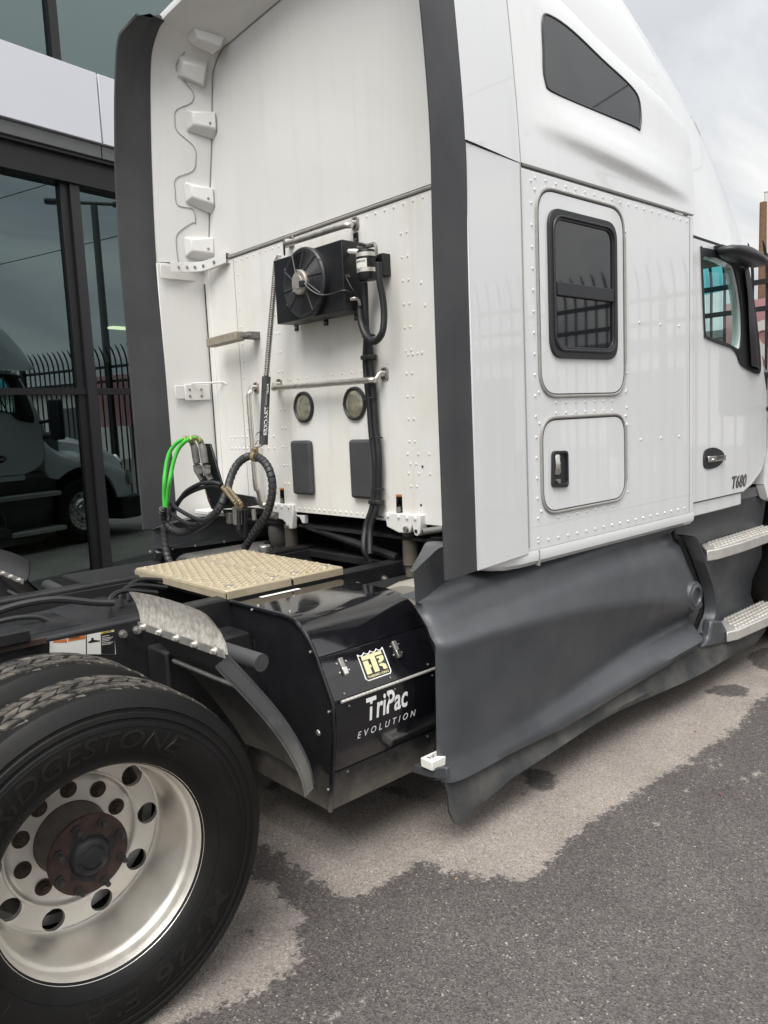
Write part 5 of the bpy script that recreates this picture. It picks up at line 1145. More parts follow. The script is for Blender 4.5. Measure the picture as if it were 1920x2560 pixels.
def fpanel(pts, name, m_='gloss', x0=AX0+.004, x1=AX1-.004):
    return part(name, MB().grid([[(x, y, z) for y, z in pts] for x in (x0, x1)]).grid([[(x0, y+.012, z) for y, z in pts], [(x0, y, z) for y, z in pts]]).grid([[(x1, y+.012, z) for y, z in pts], [(x1, y, z) for y, z in pts]]), m_, apu, ang=60)
up_ = fpanel([(-1.001, .829), (-1.009, .826), (-1.046, .757), (-1.084, .686)], 'upper_door')
lowr = fpanel([(-1.086, .672), (-1.090, .63), (-1.086, .55), (-1.063, .419)], 'lower_door')
fpanel([(-1.058, .411), (-1.048, .35), (-1.031, .262), (-.95, .255)], 'bottom_skirt', 'satin')
hinge = MB(); 
for k in range(27):
    x = AX0+.03+k*.0188; hinge.tube([(x, -1.091, .679), (x+.0165, -1.091, .679)], .0058, 8)
part('piano_hinge', hinge, 'step', apu, kind='stuff')
sc_ = MB()
for x in (AX0+.055, AX0+.28, AX1-.055):
    sc_.dome((x, -1.079, .700), (0, -1, .5), .0045, .004); sc_.dome((x+.01, -1.091, .655), (0, -1, 0), .0045, .004)
for y, z in [(-.62, .958), (-.99, .86), (-1.08, .66), (-1.05, .36)]: sc_.dome((AX0-.013, y+.01, z-.01), (-1, 0, 0), .006, .005)
sc_.dome((AX0-.002, -.985, .545), (-1, 0, 0), .013, .005); sc_.dome((AX0+.07, -1.054, .395), (0, -1, 0), .006, .004); sc_.dome((AX1-.05, -1.054, .395), (0, -1, 0), .006, .004)
sc_.dome((.905, -.60, .957), (0, 0, 1), .008, .006); sc_.dome((.93, -.78, .957), (0, 0, 1), .008, .006)
part('screws', sc_, 'steel', apu, kind='stuff')
UN = unit((0, -.14, .077)[::1]); un = unit(np.cross((1, 0, 0), (0, -.0765, -.143))); un = un if un[1] < 0 else -un       # outward normal of the upper door
ue_ = unit((0, .0765, .143))                                                     # up along the upper door
u0_ = np.array([0, -1.046, .757])
cd = crop(820, 1560, 240)
def UPt(a, b, lift=.0): return PP(*cd(a, b), u0_, un)+un*lift
def latch(c, k):
    c = UPt(*c)
    o = part('draw_latch', MB().obox(c+un*.003, (.0095, 0, 0), ue_*.034, un*.004), 'steel', apu, bev=.002)
    part('latch_hook', MB().obox(c-ue_*.016+un*.008, (.011, 0, 0), ue_*.014, un*.003), 'chrome', apu, bev=.002)
    m2 = MB()
    for i, j in ((-1, -1), (1, -1), (-1, 1), (1, 1)): m2.dome(c+np.array([.022*i, 0, 0])+ue_*.017*j, un, .005, .004)
    part('latch_rivets', m2, 'chrome', apu, kind='stuff')
latch((255, 740), 0); latch((1180, 440), 1)
# badge
b0, b1, b3 = UPt(650, 1000), UPt(1045, 880), UPt(505, 548)
bu = np.array([1.0, 0, 0]); bw = b1[0]-b0[0]+.012; b0 = np.array([b3[0]-.0, b0[1], b0[2]]); bh = float((b3-b0)@ue_)
at = lambda u, v, l=.0012: b0+bu*bw*u+ue_*bh*v+un*l
ol = [at(.02, 0), at(.10, -.02), at(.90, -.02), at(.99, .06), at(1.0, .5), at(1.0, 1.04)]+[at(1-.125*(k+1)/1.0*1.0 if False else 1-k/8, 1.0-(.055*(1-math.cos(2*PI*k/2)))/1.0) for k in range(1, 9)]
ol = [at(.0, .08), at(.06, .0), at(.94, .0), at(1, .08), at(1, 1.03)]
sc_t = [at(1-t, 1.03-.09*abs(math.sin(t*PI*4))**.8) for t in np.linspace(0, 1, 33)][1:]
part('badge_border', MB().tube(ol+sc_t, .0022, 5, closed=True), 'decal', apu)
mb = MB()
def fp_(pts): facepoly(mb, [at(u, v, .0016) for u, v in pts])
fp_([(.10, .90), (.10, .76), (.40, .76), (.40, .22), (.60, .22), (.60, .78), (.60, .80), (.90, .80), (.90, .92), (.10, .92)])
fp_([(.10, .72), (.30, .72), (.30, .54), (.36, .54), (.36, .44), (.30, .44), (.30, .22), (.10, .22)])
fp_([(.65, .75), (.90, .75), (.92, .66), (.88, .56), (.76, .50), (.66, .50), (.66, .58), (.74, .62), (.72, .68), (.65, .68)])
fp_([(.66, .46), (.80, .46), (.90, .40), (.92, .22), (.76, .22), (.75, .34), (.70, .38), (.66, .38)])
part('badge_monogram', mb, 'cream', apu, flat=True)
mb = MB(); text_on(mb, 'THERMO KING', at(.08, .075), bu, ue_, bw*.84, bh*.085, lift=.0004, off=.02); part('badge_lettering', mb, 'cream', apu, flat=True)
# printed names on the lower door
ln = unit((0, -1, -.02)); l0_ = np.array([0, -1.0895, .60]); lu = np.array([0, 0, 1.0])
def LPt(a, b): return PP(*cd(a, b), l0_, (0, -1, 0))
q0, q1, q2 = LPt(690, 1690), LPt(1360, 1480), LPt(645, 1460)
mb = MB(); hT = .088
text_on(mb, 'TriPac', (q0[0]-.004, -1.0905, q0[2]), (1, 0, 0), (0, 0, 1), q1[0]-q0[0]+.012, hT, shear=.12, off=.020, lift=0)
mb.v = [(x, float(np.interp(z, [.419, .55, .63, .672], [-1.063, -1.086, -1.090, -1.086]))-.0012, z) for x, y, z in mb.v]
part('printed_name', mb, 'decal', apu, flat=True)
e0, e1 = LPt(535, 2000), LPt(1500, 1610); mb = MB(); text_on(mb, 'EVOLUTION', (e0[0], -1.0, e0[2]), (1, 0, 0), (0, 0, 1), e1[0]-e0[0]+.01, .027, shear=.15, off=.006, space=1.75)
mb.v = [(x, float(np.interp(z, [.419, .55, .63, .672], [-1.063, -1.086, -1.090, -1.086]))-.0012, z) for x, y, z in mb.v]
part('printed_name', mb, 'decal', apu, flat=True)
part('lid_label', MB().box(.99, 1.19, -.50, -.475, .9575, .9582), 'labelw', apu, flat=True)
part('side_duct', MB().box(1.424, 1.468, -1.075, -.84, .60, .90), 'corr', apu, bev=.03, seg=3)
part('cable_grommet', MB().tube(spline([(.874, -.53, .80), (.868, -.55, .77), (.872, -.56, .72), (.878, -.57, .69)], 4), .012, 8), 'corr', apu)
part('grommet_hole', MB().box(.8775, .8798, -.60, -.50, .72, .82), 'dark', apu)

# ---- catwalk deck plates
for x0, x1 in ((.862, 1.188), (1.197, 1.480)):
    pl = part('deck_plate', MB().box(x0, x1, -.432, .412, .986, 1.001), 'plate', T, bev=.005)
    part('deck_lip', MB().box(x0+.004, x1-.004, -.438, -.430, .965, .996), 'plate', pl)
    mb = MB(); mh = MB(); r_ = 0; n_ = 10
    for y in np.arange(-.398, .39, .0455):
        for x in np.arange(x0+.032+(.0 if r_ % 2 else .019), x1-.018, .038):
            mb.grid([[(x+.0150*k*math.cos(2*PI*i/n_), y+.0150*k*math.sin(2*PI*i/n_), 1.0005+h) for i in range(n_)] for k, h in ((1, 0), (.92, .0045), (.72, .0048), (.62, .0005))], True)
            k0 = len(mh.v); mh.add([(x+.0094*math.cos(2*PI*i/n_), y+.0094*math.sin(2*PI*i/n_), 1.0012) for i in range(n_)], [tuple(range(n_))])
        r_ += 1
    part('grip_dimples', mb, 'plate', pl, kind='stuff'); part('grip_holes', mh, 'stain', pl, kind='stuff')
    m2 = MB(); 
    for x in (x0+.06, x1-.05): m2.dome((x, -.36, 1.001), (0, 0, 1), .018, .005, 12)
    part('deck_bolts', m2, 'steel', pl, kind='stuff')
m2 = MB()
for y in (-.30, -.1, .12, .32): m2.tube([(.861, y, .978), (.8595, y, .978)], .008, 10)
part('lip_holes', m2, 'dark', T, kind='stuff')
part('deck_edge', MB().box(.856, .861, -.43, .41, .962, .992), 'plate', T)
part('deck_support', MB().box(.90, 1.45, -.40, .40, .93, .965), 'frame', T)
part('fuel_cap', MB().lathe([(.0, .035), (.030, .035), (.034, .03), (.034, 0)], (1.56, .33, .985), (0, 0, 1), 18), 'steel', T)
m2 = MB()
for x, y in ((.50, -.12), (.58, -.05), (.66, .05)): m2.tube(spline([(x, y, .93), (x+.02, y+.02, .99), (x+.10, y+.06, 1.0), (x+.25, y+.08, .96)], 4), .011, 6)
part('air_lines', m2, 'corr', T)
part('suspension_hanger', MB().prism([(.50, -.44, .86), (.86, -.44, .86), (.90, -.44, .60), (.80, -.44, .32), (.62, -.44, .30), (.50, -.44, .55)], (0, -.16, 0)), 'frame', T, bev=.01)
part('air_tank', MB().lathe([(.0, 0), (.09, .005), (.12, .04), (.12, .62), (.09, .66), (.0, .665)], (.78, -.56, .47), (0, 1, 0), 20), 'frame', T)
# frame warning labels
yl = -.4358
def FL(a, b): q = PY(*crop(0, 1450, 400)(a, b), yl); return q
def flabel(c, m_, nm, par, d=0.0): return part(nm, facepoly(MB(), [FL(*p)-np.array([0, d, 0]) for p in c]), m_, par, flat=True)
fl0 = flabel([(515, 770), (1202, 770), (1182, 515), (515, 640)], 'labelw', 'frame_label', T)
flabel([(1040, 565), (1185, 525), (1180, 517), (1040, 545)], 'yellow', 'label_head', fl0, .0006); flabel([(1048, 768), (1194, 768), (1186, 535), (1042, 560)], 'labelk', 'label_text_block', fl0, .0004)
flabel([(705, 640), (885, 610), (885, 570), (705, 603)], 'orange', 'label_head', fl0, .0006); flabel([(540, 650), (695, 650), (692, 610), (560, 630)], 'orange', 'label_head', fl0, .0006)
flabel([(890, 768), (900, 768), (900, 560), (890, 562)], 'labelk', 'label_border', fl0, .0006); flabel([(915, 655), (1035, 638), (1035, 625), (970, 620), (970, 598), (945, 602), (945, 625), (915, 640)], 'labelk', 'label_truck_drawing', fl0, .0006)
mb = MB(); p0, p1 = FL(1050, 562), FL(1180, 533); text_on(mb, 'CAUTION', p0-np.array([-.003, .001, -.001]), unit(p1-p0), (0, 0, 1), .034, .009, off=.01); p0, p1 = FL(720, 632), FL(880, 605); text_on(mb, 'WARNING', p0-np.array([0, .001, -.004]), unit(p1-p0), (0, 0, 1), .038, .010, off=.01)
part('label_lettering', mb, 'labelk', fl0, flat=True)
mb = MB()
for k in range(6):
    a = FL(1052, 590+17*k); b = FL(1052+80+40*((k*5) % 3)/2, 575+17*k); mb.add([a-[0, .001, 0], b-[0, .001, 0], b-[0, .001, -.0018], a-[0, .001, -.0018]], [(0, 1, 2, 3)])
part('label_lines', mb, 'labelw', fl0, flat=True)

# ---- things bolted on the back wall
k7 = crop(660, 550, 340); k6 = crop(350, 550, 800); k3 = crop(380, 1060, 340)
def B6(a, b, x): return PX(*k6(a, b), x)
def B7(a, b, x): return PX(*k7(a, b), x)
def B3(a, b, x): return PX(*k3(a, b), x)
# condenser
XC = 1.645
y0, y1 = B7(945, 235, XC)[1], B7(115, 495, XC)[1]; z1 = B7(945, 235, XC)[2]; z0 = B7(155, 1275, XC)[2]
cond = part('condenser', MB().box(XC, 1.775, y0, y1, z0, z1), 'blackbox', T, bev=.003)
fc = B7(500, 770, XC-.02); Rf = (z1-z0)*.50
fc = np.array([XC, fc[1], (z0+z1)/2+.004])
part('fan_shroud', MB().lathe([(Rf*1.04, .0), (Rf*1.05, .028), (Rf*1.0, .036), (Rf*.93, .036), (Rf*.92, .012)], fc, (-1, 0, 0), 48), 'trim', cond, ang=40)
part('fan_well', MB().lathe([(.0, .001), (Rf*.97, .001)], fc, (-1, 0, 0), 40), 'dark', cond)
bl = MB()
for k in range(9):
    a = k*2*PI/9; bl.add([fc+[-.006-.012*q, r*math.cos(a+b), r*math.sin(a+b)] for r, b, q in ((.05, -.2, 0), (Rf*.9, -.05, 0), (Rf*.9, .32, 1), (.05, .35, 1))], [(0, 1, 2, 3)])
part('fan_blades', bl, 'dark', cond, kind='stuff')
g = MB()
for k in range(11):
    r = .066+(Rf*.97-.066)*k/10; g.tube([fc+[-.034-.010*(1-k/10), r*math.cos(a), r*math.sin(a)] for a in np.linspace(0, 2*PI, 41)[:-1]], .0027, 5, closed=True)
for k in range(10):
    a = k*2*PI/10+.2; g.tube([fc+[-.046, .05*math.cos(a), .05*math.sin(a)], fc+[-.036, Rf*.97*math.cos(a+.28), Rf*.97*math.sin(a+.28)]], .0048, 6)
part('fan_guard', g, 'guard', cond)
mo = part('fan_motor', MB().lathe([(.0, .066), (.030, .066), (.033, .063), (.053, .061), (.060, .055), (.060, .030)], fc, (-1, 0, 0), 28), 'motor', cond, ang=30)
part('motor_plug', MB().obox(fc+[-.060, -.035, -.012], (.012, 0, 0), (0, .018, 0), (0, 0, .014)), 'trim', cond, bev=.003)
m2 = MB()
for k in range(3):
    a = k*2*PI/3+1.4; m2.tube([fc+[-.05, .058*math.cos(a), .058*math.sin(a)], fc+[-.064, .058*math.cos(a), .058*math.sin(a)]], .006, 8)
for a in (-.5, .55, 2.6, 3.7): m2.bolt(fc+[-.03, -1.02*Rf*math.cos(a), 1.02*Rf*math.sin(a)], (-1, 0, 0), .005, .006)
part('motor_screws', m2, 'steel', cond, kind='stuff')
for p in [(405, 1310), (765, 1245), (1130, 235), (1140, 1180)]:
    q = B7(*p, XB-.004); o = part('mounting_tab', MB().box(XB-.012, XB-.003, q[1]-.017, q[1]+.017, q[2]-.018, q[2]+.03), 'blackbox', cond, bev=.003)
    part('tab_bolt', MB().bolt(q+[-.009, 0, -.004], BN, .006, .005), 'steel', cond)
part('motor_wire', MB().tube(spline([fc+[-.062, -.05, -.012], B7(550, 840, XC-.06), B7(680, 915, XC-.04), B7(830, 905, XC-.02), B7(960, 865, XC-.012), B7(1040, 880, 1.66), B7(1110, 940, 1.70), B7(1150, 1010, 1.73)], 5), .0052, 6), 'corr', cond)
part('sensor_wire', MB().tube(spline([B7(1000, 690, 1.66), B7(1040, 780, 1.665), B7(1100, 880, 1.68), B7(1140, 950, 1.71)], 4), .004, 6), 'corr', cond)
a = B7(975, 600, 1.69); b = B7(1005, 680, 1.67); part('service_valve', MB().tube([a, b], .007, 8).tube([B7(985, 690, 1.665), B7(1035, 680, 1.665)], .009, 8), 'chrome', cond)
part('outlet_pipe', MB().tube(spline([B7(1060, 970, 1.67), B7(1110, 960, 1.68), B7(1155, 985, 1.70), B7(1165, 1040, 1.71)], 4), .0085, 8), 'steel', cond)
part('inlet_pipe', MB().tube(spline([B7(1040, 385, 1.69), B7(1100, 385, 1.69), B7(1150, 395, 1.70), B7(1165, 450, 1.71)], 4), .013, 8), 'gelcoat', cond)
# receiver drier with label and bands
c0, c1 = B7(1265, 740, 1.70), B7(1258, 370, 1.70); rD = abs(B7(1180, 560, 1.70)[1]-B7(1345, 560, 1.70)[1])/2
dr0 = part('receiver_drier', MB().lathe([(.0, 0), (rD*.85, .002), (rD, .02), (rD, c1[2]-c0[2]-.02), (rD*.9, c1[2]-c0[2]), (.0, c1[2]-c0[2]+.003)], (1.70, c0[1], c0[2]), (0, 0, 1), 24), 'blackbox', T)
for p in (430, 620):
    z = B7(1265, p, 1.70)[2]; part('drier_band', MB().lathe([(rD+.0005, -.009), (rD+.002, -.009), (rD+.002, .009), (rD+.0005, .009)], (1.70, c0[1], z), (0, 0, 1), 24), 'step', dr0)
zt, zb = B7(1240, 475, 1.68)[2], B7(1240, 585, 1.68)[2]
lab = [[(1.70+(rD+.0025)*math.cos(t), c0[1]+(rD+.0025)*math.sin(t), z) for t in np.linspace(math.radians(150), math.radians(228), 8)] for z in (zb, zt)]
part('drier_label', MB().grid(lab), 'labelw', dr0)
mb = MB(); text_on(mb, 'THERMO KING', (0, 0, 0), (1, 0, 0), (0, 1, 0), 1.0, .16, off=.02)
for k in range(3): mb.add([(.05, -.25-.2*k, 0), (.75-.15*k, -.25-.2*k, 0), (.75-.15*k, -.20-.2*k, 0), (.05, -.20-.2*k, 0)], [(0, 1, 2, 3)])
aw = math.radians(66); mb.v = [(1.70+(rD+.0032)*math.cos(math.radians(155)+x*aw), c0[1]+(rD+.0032)*math.sin(math.radians(155)+x*aw), zt-.016+y*.055) for x, y, z in mb.v]
part('drier_lettering', mb, 'labelk', dr0, flat=True)
q = B7(1430, 560, 1.76); part('drier_bracket', MB().box(1.745, 1.795, B7(1480, 560, 1.76)[1], B7(1385, 560, 1.76)[1], B7(1430, 690, 1.76)[2], B7(1430, 415, 1.76)[2]), 'blackbox', dr0, bev=.003)
part('drier_fitting', MB().tube([B7(1150, 330, 1.70), B7(1230, 335, 1.70)], .010, 8).tube([B7(1250, 320, 1.70), B7(1340, 300, 1.70)], .012, 8), 'gladhand', dr0)
part('drier_pipe', MB().tube(spline([B7(1130, 310, 1.70), B7(1190, 290, 1.69), B7(1240, 310, 1.69)], 4), .006, 6), 'trim', dr0)
part('drier_pipe', MB().tube(spline([B7(1320, 300, 1.69), B7(1350, 295, 1.685), B7(1368, 340, 1.68), B7(1372, 430, 1.68)], 4), .008, 6), 'steel', dr0)
# conduits running down from the condenser
def corr(path, r, pitch=.007):
    P = spline(path, 10); d = [0]
    for a, b in zip(P[:-1], P[1:]): d.append(d[-1]+np.linalg.norm(b-a))
    n = int(d[-1]/(pitch/2)); t = np.linspace(0, d[-1], n); Q = np.array([[np.interp(q, d, [p[i] for p in P]) for i in range(3)] for q in t])
    return MB().tube(list(Q), [r*(1 if k % 2 else .90) for k in range(n)], 10)
cond1 = [B7(1222, 760, 1.73), B7(1232, 950, 1.735), B7(1240, 1200, 1.74), B7(1250, 1450, 1.75), B7(1240, 1700, 1.765), B7(1250, 1900, 1.77), B6(1190, 960, 1.77), B6(1200, 1100, 1.77), B6(1218, 1250, 1.765), B6(1218, 1380, 1.765), B6(1205, 1490, 1.755), B6(1172, 1590, 1.74), PX(910, 1370, 1.70), PX(925, 1400, 1.72)]
cond2 = [B7(1395, 520, 1.69), B7(1410, 740, 1.69), B7(1450, 960, 1.70), B7(1465, 1180, 1.70), B7(1440, 1380, 1.69), B7(1350, 1480, 1.69), B7(1250, 1420, 1.70), B7(1190, 1280, 1.71), B7(1170, 1150, 1.715), B7(1165, 1050, 1.72)]
cond3 = [B7(1235, 1300, 1.735), B7(1290, 1500, 1.75), B7(1300, 1750, 1.76), B7(1320, 1950, 1.765), B6(1215, 960, 1.765), B6(1225, 1100, 1.765), B6(1240, 1240, 1.76), B6(1238, 1400, 1.76), B6(1225, 1500, 1.75), B6(1195, 1600, 1.735), PX(925, 1385, 1.70)]
for nm, c_, r_ in (('conduit', cond1, .017), ('conduit', cond2, .0165), ('conduit', cond3, .016)):
    part(nm, corr(c_, r_), 'corr', T, ang=80)
for a, b, x in [(1185, 712, 1.755), (1225, 1462, 1.755)]:
    q = B6(a, b, x); o = part('conduit_clamp', MB().obox(q, (.024, 0, 0), (0, .036, 0), (0, 0, .011)), 'corr', T, bev=.006); q2 = B6(a+34, b+2, XB-.012); part('clamp_bolt', MB().obox(q2, (.006, 0, 0), (0, .014, 0), (0, 0, .012)).bolt(q2+[-.006, 0, 0], BN, .006, .006), 'steel', o)
for a, b in [(1165, 600), (1175, 925), (1205, 1128), (1215, 1395), (1210, 1540)]:
    q = B6(a+20, b, 1.757); part('cable_tie', MB().tube([q+[.024*math.cos(t), .037*math.sin(t), .003*math.sin(t*2)] for t in np.linspace(0, 2*PI, 19)[:-1]], .0035, 5, closed=True), 'trim', T)
# grab handles
def grab(path, r=.0145, feet=()):
    o = part('grab_handle', MB().tube(spline(path, 7), r, 12), 'brushed', T)
    for f in feet:
        part('handle_foot', MB().prism([(XB-.014, f[1]+a, f[2]+b) for a, b in rrect(-.024, .024, -.03, .03, .014, 4)], (.008, 0, 0)), 'steel', o, bev=.002)
        m2 = MB()
        for dz in (-.019, .019): m2.dome((XB-.014, f[1], f[2]+dz), BN, .006, .004)
        part('foot_screws', m2, 'dark', o, kind='stuff')
xg = 1.725
a = B7(235, 310, xg); b = B7(1010, 60, xg); f0 = np.array([XB-.01, a[1]-.055, 2.60]); f1 = np.array([XB-.01, b[1]-.03, 2.60])
f1 = B7(1115, 40, XB-.01); f0 = B7(330, 265, XB-.01)
grab([f0, f0+[-.03, .0, -.003], (xg+.012, a[1]-.012, a[2]), (xg, a[1]-.035, a[2]), (xg, (a[1]+b[1])/2, (a[2]+b[2])/2), (xg, b[1]+.03, b[2]), (xg+.018, b[1]-.005, b[2]), f1+[-.025, .01, 0], f1], feet=(f0, f1))
a = B6(690, 873, xg); b = B6(1165, 832, xg); f0, f1 = B6(722, 852, XB-.01), B6(1268, 797, XB-.01)
grab([f0, f0+[-.03, .005, -.002], (xg+.014, a[1]-.004, a[2]), (xg, a[1]-.03, a[2]), (xg, (a[1]+b[1])/2, (a[2]+b[2])/2), (xg, b[1], b[2]), (xg+.025, b[1]-.05, b[2]+.002), f1+[-.022, .01, 0], f1], feet=(f0, f1))
f0 = B6(602, 868, XB-.01); a = B6(563, 900, xg); b = B6(600, 1400, xg); f1 = B6(650, 1475, XB-.02)
grab([f0, f0+[-.03, .008, 0], (xg+.01, a[1]-.002, a[2]+.005), (xg, a[1], a[2]-.03), (xg, (a[1]+b[1])/2, (a[2]+b[2])/2), (xg, b[1], b[2]+.03), (xg+.012, b[1]-.005, b[2]-.005), f1+[-.02, .01, 0], f1], feet=(f0,))
# work lights
for s in (1, -1):
    c = (XB-.007, .212*s, 1.75)
    wl = part('work_light', MB().lathe([(.085, 0), (.083, .012), (.074, .016), (.069, .010)], c, (-1, 0, 0), 36), 'trim', T, ang=50)
    part('lamp_lens', MB().lathe([(.0, .020), (.025, .019), (.05, .0135), (.070, .005)], c, (-1, 0, 0), 30), 'lens', wl, ang=80)
    m2 = MB()
    for k in range(6): m2.dome((XB-.020, .212*s+.079*math.cos(k*PI/3), 1.75+.079*math.sin(k*PI/3)), BN, .005, .003)
    part('bezel_screws', m2, 'dark', wl, kind='stuff')
    yc = .238 if s > 0 else -.262
    pd = part('rubber_pad', MB().prism([(XB-.008, yc+a, 1.425+b) for a, b in rrect(-.088, .088, -.148, .148, .02, 4)], (-.030, 0, 0)), 'rubber', T, bev=.018, seg=2)
# junction block on the back wall
j0 = B6(335, 645, 1.66); j1 = B6(520, 600, 1.70)
jb = part('junction_block', MB().obox(((1.70), (j0[1]+j1[1])/2, (j0[2]+j1[2])/2+.004), (.030, 0, 0), np.array([0, (j0[1]-j1[1])/2, -.004]), (0, 0, .026)), 'beige', T, bev=.006)
part('block_bracket', MB().obox((1.76, j1[1]-.03, j1[2]), (.04, 0, 0), (0, .03, 0), (0, 0, .02)), 'gladhand', jb, bev=.003)
m2 = MB()
for t in (.05, .3, .55, .8): m2.tube([(1.70, j0[1]*(1-t)+j1[1]*t, 2.165), (1.70, j0[1]*(1-t)+j1[1]*t, 2.195)], .004, 5)
for dy in (0, -.02, -.045): m2.bolt((1.72, j1[1]-.02+dy, j1[2]-.005), BN, .009, .03)
part('block_bolts', m2, 'gladhand', jb, kind='stuff')
# gladhand holder: black plate with two parking couplings
XG = 1.45
pl = [B3(*p, XG+.03) for p in [(615, 240), (705, 240), (860, 760), (900, 940), (760, 1040), (640, 790)]]
hold = part('coupling_holder', MB().prism(pl, (.012, 0, 0)), 'blackbox', T, bev=.003)
part('holder_arm', MB().prism([B3(*p, XG+.05) for p in [(650, 790), (1250, 890), (1300, 990), (1090, 1020), (740, 1045)]], (.01, 0, 0)), 'frame', T, bev=.003)
part('holder_rust_edge', MB().tube([B3(*p, XG+.028) for p in [(655, 800), (690, 930), (735, 1035)]], .005, 6), 'rust', hold)
part('holder_post', MB().prism([B3(*p, XG+.06) for p in [(850, 1040), (1130, 1050), (1130, 1400), (1000, 1310), (910, 1180)]], (.02, 0, 0)), 'frame', T, bev=.004)
part('valve_body', MB().obox(B3(1040, 1120, XG+.03), (.02, 0, 0), (0, .018, 0), (0, 0, .05)), 'gladhand', T, bev=.005); part('valve_body', MB().obox(B3(950, 1150, XG+.03), (.015, 0, 0), (0, .02, 0), (0, 0, .03)), 'gladhand', T, bev=.005)
part('valve_pipe', MB().tube([B3(1060, 1060, XG), B3(1060, 1290, XG)], .012, 8), 'corr', T); part('valve_pipe', MB().tube([B3(1240, 1040, XG+.04), B3(1250, 1170, XG+.04)], .012, 8), 'gladhand', T)

# ================================================================== trailer hoses hanging from the tender spring
TH = thing('trailer_hose', 'black spiral wrapped trailer hose looped up to a spring behind the cab', 'hose', (1.5, .6, 1.0))
gl_ = 0
for dx, off in ((0, 0), (-.006, 100)):
    top = [(500+off, 235), (520+off, 300), (535+off, 400), (550+off, 480)]
    gl = part('coupling', MB().tube([B3(*p, XG-.01+dx) for p in top], [.017, .021, .021, .020], 14), 'gladhand', TH, ang=40)
    part('coupling_body', MB().tube([B3(545+off, 500, XG+dx), B3(560+off, 560, XG+dx), B3(585+off, 620, XG+dx), B3(620+off, 690, XG+dx)], [.022, .024, .019, .016], 12), 'gladhand', gl, ang=40)
    part('coupling_ear', MB().obox(B3(560+off, 520, XG-.005+dx), (.012, 0, 0), (0, .030, .004), (0, 0, .010)), 'gladhand', gl, bev=.003)
    part('coupling_knob', MB().tube([B3(580+off, 575, XG-.01), B3(580+off, 575, XG-.03)], .016, 12), 'gladhand', gl)
    part('coupling_nut', MB().tube([B3(490+off, 215, XG-.01+dx), B3(500+off, 250, XG-.01+dx)], .019, 6), 'steel', gl)
gA = [(490, 240), (480, 205), (440, 175), (380, 185), (300, 235), (230, 320), (190, 420), (165, 560), (150, 720), (148, 880), (155, 1010)]
gB = [(600, 230), (580, 195), (530, 165), (460, 185), (390, 225), (320, 310), (275, 420), (240, 560), (215, 700), (195, 850), (180, 1010)]
for g_ in (gA, gB):
    P = [B3(*p, XG-.01-.15*min(1, k/8)) for k, p in enumerate(g_)]
    gp = part('green_hose', MB().tube(spline(P, 6), .0115, 10), 'green', TH, ang=80)
    sp_ = spline(P[:4], 22); cs = []
    for k in range(len(sp_)):
        t = unit(sp_[min(k+1, len(sp_)-1)]-sp_[max(k-1, 0)]); u = unit(np.cross(t, (.3, .9, .1))); v = np.cross(t, u); a = k*1.35
        cs.append(sp_[k]+.016*(math.cos(a)*u+math.sin(a)*v))
    part('spring_guard', MB().tube(cs, .0022, 4), 'brass', gp)
bA = [(840, 740), (760, 715), (680, 715), (600, 725), (500, 770), (410, 830), (340, 920), (270, 1010), (220, 1100), (200, 1180)]
bB = [(830, 770), (740, 755), (640, 770), (540, 800), (440, 850), (360, 910), (300, 1000), (240, 1080), (200, 1160)]
for b_ in (bA, bB):
    part('black_cable', MB().tube(spline([B3(*p, XG-.02-.12*k/9) for k, p in enumerate(b_)], 6), .0115, 10), 'corr', TH, ang=80)
for b_ in ([(190, 970), (240, 980), (320, 1040), (440, 1110), (560, 1165), (660, 1180)], [(230, 1080), (290, 1130), (370, 1185), (470, 1225), (560, 1225)]):
    part('black_cable', MB().tube(spline([B3(*p, XG-.13) for p in b_], 6), .0115, 10), 'corr', TH, ang=80)
for o_ in (0, 60):
    P = spline([B3(860+o_, 770, XG-.02), B3(930+o_, 850, XG-.02), B3(1000+o_, 940, XG-.02), B3(1040+o_, 1010, XG)], 22); cs = []
    for k in range(len(P)):
        t = unit(P[min(k+1, len(P)-1)]-P[max(k-1, 0)]); u = unit(np.cross(t, (.3, .9, .1))); v = np.cross(t, u); a = k*1.3; cs.append(P[k]+.0125*(math.cos(a)*u+math.sin(a)*v))
    part('spring_guard', MB().tube(cs, .0019, 4), 'brass', TH); part('hose_end', MB().tube(P, .0085, 8), 'beige', TH)
def wrapped(path, r, par):
    P = spline(path, 12); d = [0]
    for a, b in zip(P[:-1], P[1:]): d.append(d[-1]+np.linalg.norm(b-a))
    pitch = .030; n = int(d[-1]/pitch); mb = MB(); core = MB().tube(P, r*.72, 8)
    at = lambda q: np.array([np.interp(q, d, [p[i] for p in P]) for i in range(3)])
    for k in range(n):
        s0 = k*pitch; ax = unit(at(min(s0+pitch, d[-1]))-at(s0)); c = at(s0+pitch/2)
        tl = unit(ax+.12*unit(np.cross(ax, (.2, .5, .8))))
        mb.tube([c-tl*pitch*.47, c-tl*pitch*.40, c+tl*pitch*.43, c+tl*pitch*.475], [r*.93, r*.97, r*1.03, r*.98], 12)
    o = part('spiral_wrap', mb, 'wrap', par, ang=40, kind='stuff'); part('hose_core', core, 'corr', par)
loop = [(1130, 1520), (1190, 1420), (1290, 1270), (1390, 1120), (1440, 980), (1468, 830), (1465, 690), (1430, 560), (1375, 470), (1310, 415), (1240, 392), (1150, 405), (1060, 470), (1000, 560), (955, 670), (925, 780), (885, 890), (835, 1000), (750, 1110), (630, 1210), (490, 1290), (360, 1320), (240, 1280), (165, 1190), (138, 1100), (138, 1020)]
lx = np.interp(range(len(loop)), [0, 5, 10, 17, 25], [1.54, 1.56, 1.60, 1.42, 1.29])
